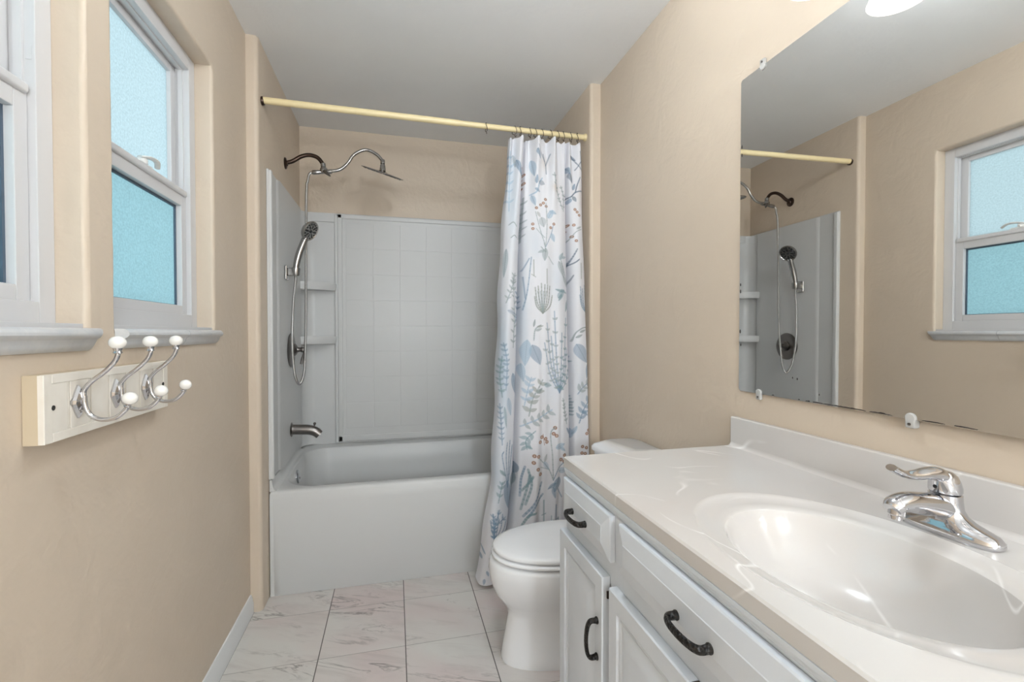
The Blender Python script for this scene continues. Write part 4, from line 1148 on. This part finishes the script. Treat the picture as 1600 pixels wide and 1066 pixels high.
b.rings([prect(0.012, 0.827), prect(0.0, 0.827), prect(0.0, CT - 0.0035), prect(0.0035, CT), prect(0.006, CT),
         ell(0.197, 0.278, CT), ell(0.193, 0.272, CT + 0.0008), ell(0.187, 0.264, CT - 0.0016), ell(0.180, 0.254, CT - 0.0045), ell(0.168, 0.228, CT - 0.0065), ell(0.159, 0.211, CT - 0.0078),
         ell(0.154, 0.2055, CT - 0.0105), ell(0.1505, 0.2015, CT - 0.017), ell(0.147, 0.197, CT - 0.030), ell(0.138, 0.185, CT - 0.060), ell(0.122, 0.164, CT - 0.092), ell(0.098, 0.132, CT - 0.116), ell(0.065, 0.086, CT - 0.131), ell(0.035, 0.042, CT - 0.137), ell(0.024, 0.024, CT - 0.139)], cap0=False, cap1=True)
b.build('counter', M['marble'], top, sharp=29)
b = MB()
b.box(XR - 0.0205, XR - 0.0008, CY0, CY1, CT - 0.001, 0.942, 0.0035, 3)
# small cove where it meets the counter
cv_ = [(XR - 0.020, CT - 0.0005)] + [(XR - 0.0203 - 0.012 + 0.012 * math.sin(t), CT + 0.012 - 0.012 * math.cos(t)) for t in [PI / 2 * k / 5 for k in range(6)]][::-1]
b.rings([[(x, CY0 + 0.003, z_) for x, z_ in cv_], [(x, CY1 - 0.003, z_) for x, z_ in cv_]])
b.build('backsplash', M['marble'], top, sharp=35)
b = MB(); b.lathe([(0.024, 0), (0.024, 0.0022), (0.019, 0.003), (0.017, 0.0012), (0.004, 0.0012)], (SXc, SYc, CT - 0.139), (0, 0, 1), 24); b.build('drain', M['chrome'], top)

# ------------------------------------------------------------------ faucet
YF, XFa = 0.584, 0.912
fa = thing('faucet', 'chrome single-lever faucet with stubby spout at the back of the basin', 'faucet', (XFa, YF, CT))
def oval(a_, b_, z_, p=2.4, n=36, cx_=XFa, cy_=YF):
    out = []
    for k in range(n):
        t = 2 * PI * k / n
        c_, s_ = math.cos(t), math.sin(t)
        out.append((cx_ + a_ * math.copysign(abs(c_) ** (2 / p), c_), cy_ + b_ * math.copysign(abs(s_) ** (2 / p), s_), z_))
    return out
b = MB()
b.rings([oval(0.027, 0.079, CT + 0.0005, 2.7), oval(0.0285, 0.0805, CT + 0.004, 2.7), oval(0.028, 0.080, CT + 0.010, 2.7), oval(0.0255, 0.074, CT + 0.017, 2.5), oval(0.0235, 0.060, CT + 0.022, 2.3), oval(0.0225, 0.044, CT + 0.027, 2.2),
         oval(0.0225, 0.032, CT + 0.034, 2.0), oval(0.0225, 0.0255, CT + 0.043, 2.0), oval(0.0228, 0.0235, CT + 0.056, 2.0), oval(0.0228, 0.0228, CT + 0.066, 2.0), oval(0.020, 0.020, CT + 0.068, 2.0)])
b.build('base', M['chrome'], fa, sharp=50)
b = MB()
b.tube([(XFa + 0.005, YF, CT + 0.036), (XFa - 0.025, YF, CT + 0.047), (XFa - 0.060, YF, CT + 0.0545), (XFa - 0.088, YF, CT + 0.0590), (XFa - 0.109, YF, CT + 0.0570), (XFa - 0.119, YF, CT + 0.0495)],
       lambda t: (0.0225 - 0.0080 * min(1, t * 1.25) - 0.0025 * max(0, t - 0.8) * 5, 0.0235 - 0.0065 * min(1, t * 1.3) - 0.004 * max(0, t - 0.85) * 6), 24, up=(0, 0, 1))
spt = b.build('spout', M['chrome'], fa, sharp=60)
b = MB(); b.lathe([(0.0122, 0), (0.0122, 0.012), (0.0105, 0.014), (0.0105, 0.020), (0.008, 0.0205)], (XFa - 0.107, YF, CT + 0.0525), (-0.12, 0, -1), 22); b.build('aerator', M['chrome'], fa)
b = MB()
b.rings([oval(0.0215, 0.0215, CT + 0.069, 2.0), oval(0.0232, 0.0228, CT + 0.0715, 2.0), oval(0.0232, 0.0226, CT + 0.078, 2.0, cx_=XFa - 0.0005), oval(0.0222, 0.0212, CT + 0.088, 2.0, cx_=XFa - 0.0025), oval(0.0195, 0.0185, CT + 0.098, 2.0, cx_=XFa - 0.0055), oval(0.015, 0.0145, CT + 0.1045, 2.0, cx_=XFa - 0.010), oval(0.008, 0.009, CT + 0.1075, 2.0, cx_=XFa - 0.015)])
b.tube([(XFa - 0.004, YF, CT + 0.090), (XFa - 0.022, YF, CT + 0.1015), (XFa - 0.045, YF, CT + 0.1035), (XFa - 0.070, YF, CT + 0.1025), (XFa - 0.092, YF, CT + 0.1055), (XFa - 0.110, YF, CT + 0.1130), (XFa - 0.121, YF, CT + 0.1190)],
       lambda t: (0.0135 - 0.0070 * min(1, t * 1.5) - 0.0008 * t, 0.0175 - 0.0085 * min(1, t * 1.5) + 0.0015 * math.sin(PI * max(0, t - 0.6) / 0.4)), 20, up=(0, 0, 1))
lv = b.build('lever', M['chrome'], fa, sharp=60)
b = MB(); b.lathe([(0.0032, 0), (0.0032, 0.0012), (0.002, 0.0014)], (XFa - 0.0232, YF, CT + 0.080), (-1, 0, 0.1), 12); b.build('set_screw', M['rubber'], lv)
b = MB(); b.tube([(XFa + 0.0235, YF, CT + 0.010), (XFa + 0.0235, YF, CT + 0.052)], 0.0022, 10, 0); b.ball((XFa + 0.0235, YF, CT + 0.055), 0.0042); b.build('lift_rod', M['chrome'], fa)

# ------------------------------------------------------------------ mirror and clips
EPS = 0.0173                     # the glass leans a degree off the wall
MY0, MY1, MZ0, MZ1 = -0.10, 1.187, 1.0235, 1.946
mx_ = lambda y: XR - 0.0022 - EPS * (MY1 - y)
mir = thing('wall_mirror', 'large frameless wall mirror with tarnished edges above the vanity', 'mirror', (XR, (MY0 + MY1) / 2, MZ0))
b = MB(); bm = b.bm
def corner_poly(i):
    c_ = 0.006
    P = [(MY0, MZ0), (MY1 - c_, MZ0), (MY1, MZ0 + c_), (MY1, MZ1 - 0.005), (MY1 - 0.005, MZ1), (MY0, MZ1)]
    cy_, cz_ = (MY0 + MY1) / 2, (MZ0 + MZ1) / 2
    return [(y + math.copysign(-i, y - cy_), z_ + math.copysign(-i, z_ - cz_)) for y, z_ in P]
b.rings([[(mx_(y) + 0.0018, y, z_) for y, z_ in corner_poly(0)], [(mx_(y) - 0.0018, y, z_) for y, z_ in corner_poly(0)], [(mx_(y) - 0.0020, y, z_) for y, z_ in corner_poly(0.0012)]])
n_glass = len(bm.faces)
# desilvered blotches along the lower edge
b.mi = 1
for k in range(22):
    y = random.uniform(0.66, 0.96) if k < 17 else random.uniform(0.3, 1.15); ln = random.uniform(0.008, 0.026) if y < 0.93 else random.uniform(0.003, 0.006)
    hgt = random.uniform(0.0008, 0.0026)
    n_ = 9
    ptsk = [(y + ln * math.cos(2 * PI * j / n_) * random.uniform(0.7, 1.1), max(MZ0 + 0.0004, MZ0 + 0.001 + hgt * math.sin(2 * PI * j / n_) * random.uniform(0.7, 1.2))) for j in range(n_)]
    b.rings([[(mx_(a_) - 0.0019, a_, c_) for a_, c_ in ptsk], [(mx_(a_) - 0.0023, a_, c_) for a_, c_ in ptsk]])
for (y, z_, r_) in ((0.975, 1.077, 0.0022), (0.99, 1.079, 0.0018), (0.91, 1.045, 0.0018), (1.181, 1.16, 0.003), (1.184, 1.20, 0.004), (1.184, 1.32, 0.004), (1.184, 1.34, 0.003), (1.183, 1.75, 0.004), (1.1825, 1.725, 0.0035)):
    b.rings([[(mx_(y) - xx, y + r_ * 0.7 * math.cos(2 * PI * j / 10), z_ + r_ * 1.5 * math.sin(2 * PI * j / 10)) for j in range(10)] for xx in (0.0019, 0.0023)])
o = b.build('glass', [M['mirror'], M['dark_edge']], mir, flat=True)
for p in o.data.polygons[:n_glass]:
    p.material_index = 0 if p.normal.x < -0.95 else 1
clips = [((1.102, MZ1, 1), 'clear plastic mirror clip on the top mirror edge'), ((1.106, MZ0, -1), 'clear plastic mirror clip under the mirror corner nearest the tub'), ((0.700, MZ0, -1), 'clear plastic mirror clip under the mirror, above the basin end')]
for (y, z_, s), lb in clips:
    ct = thing('mirror_clip', lb, 'mirror clip', (XR, y, z_), 'mirror clips')
    xw = mx_(y)
    b = MB()
    b.box(xw - 0.0062, XR - 0.0003, y - 0.009, y + 0.009, min(z_ + s * 0.001, z_ + s * 0.018), max(z_ + s * 0.001, z_ + s * 0.018), 0.003, 3)
    b.lathe([(0.0098, 0.0), (0.0105, 0.0015), (0.0085, 0.0035), (0.004, 0.0038)], (xw - 0.0023, y, z_ - s * 0.002), (-1, 0, 0), 18)
    o = b.build('body', M['clip'], ct)
    b = MB(); b.lathe([(0.0030, 0.0), (0.0030, 0.0014), (0.0012, 0.002)], (xw - 0.0062, y, z_ + s * 0.010), (-1, 0, 0), 12); b.build('screw', M['gunmetal'], ct)

# ------------------------------------------------------------------ vanity light above the mirror
vl = thing('vanity_light', 'vanity light bar above the mirror with white bell glass shades', 'wall light', (XR, 0.56, 2.12))
b = MB(); b.box(XR - 0.028, XR - 0.0005, 0.18, 0.94, 2.085, 2.165, 0.006, 3); b.build('back_plate', M['nickel'], vl)
for ys in (0.824, 0.650, 0.476, 0.302):
    xs = 0.886
    b = MB(); b.tube([(XR - 0.026, ys, 2.125), (XR - 0.07, ys, 2.150), (xs + 0.004, ys, 2.140), (xs, ys, 2.105)], 0.007, 12)
    b.lathe([(0.020, 0.0), (0.023, 0.006), (0.021, 0.030), (0.010, 0.036)], (xs, ys, 2.075), (0, 0, 1), 20)
    b.build('arm', M['nickel'], vl)
    b = MB()
    pr = [(0.024, 0.138), (0.029, 0.132), (0.034, 0.105), (0.041, 0.070), (0.050, 0.030), (0.0585, 0.002), (0.0600, 0.0), (0.0560, 0.001), (0.040, -0.002), (0.015, -0.004)]
    b.lathe(pr, (xs, ys, 1.955), (0, 0, 1), 32)
    b.build('shade', M['shade'], vl, sharp=60)

# ------------------------------------------------------------------ added fill lamps, out of view
def fill_globe_lamp(name, label, loc, r, strength, col):
    x, y, z_ = loc
    t = thing(name, label, 'ceiling lamp', (x, y, ZC))
    drop = ZC - z_
    b = MB(); b.lathe([(0.06, 0), (0.06, 0.015), (0.045, 0.025), (0.006, 0.028), (0.006, max(0.03, drop - r * 0.95 - 0.012)), (0.04, drop - r * 0.95 - 0.008), (0.04, drop - r * 0.95 + 0.012)], (x, y, ZC - 0.0005), (0, 0, -1), 36); b.build('stem', M['nickel'], t)
    b = MB(); b.ball((x, y, z_), r, 0.95, n=36); b.build('globe', bulb_mat('fill_globe', col, strength), t)
# unseen fill lamp added behind the camera to even out the brightness
wl = thing('rear_fill_lamp', 'added unseen fill lamp, a large round white globe opposite the tub', 'fill lamp', (0.30, YN, 1.5))
b = MB(); b.lathe([(0.055, 0), (0.055, 0.012), (0.04, 0.02), (0.012, 0.022), (0.012, 0.055)], (0.30, YN + 0.0005, 1.5), (0, 1, 0), 32); b.build('mount', M['nickel'], wl)
b = MB(); b.ball((0.30, YN + 0.20, 1.5), 0.15, 0.97, n=36); b.build('globe', bulb_mat('large_fill_globe', (0.88, 0.955, 1.0), REAR_FILL), wl)
fill_globe_lamp('ceiling_fill_lamp', 'added unseen fill lamp, a small white globe under the ceiling mid-room', (0.33, 1.0, 2.355), 0.08, CEIL_FILL, (0.86, 0.94, 1.0))  # added out of view to brighten the toilet lid and right wall
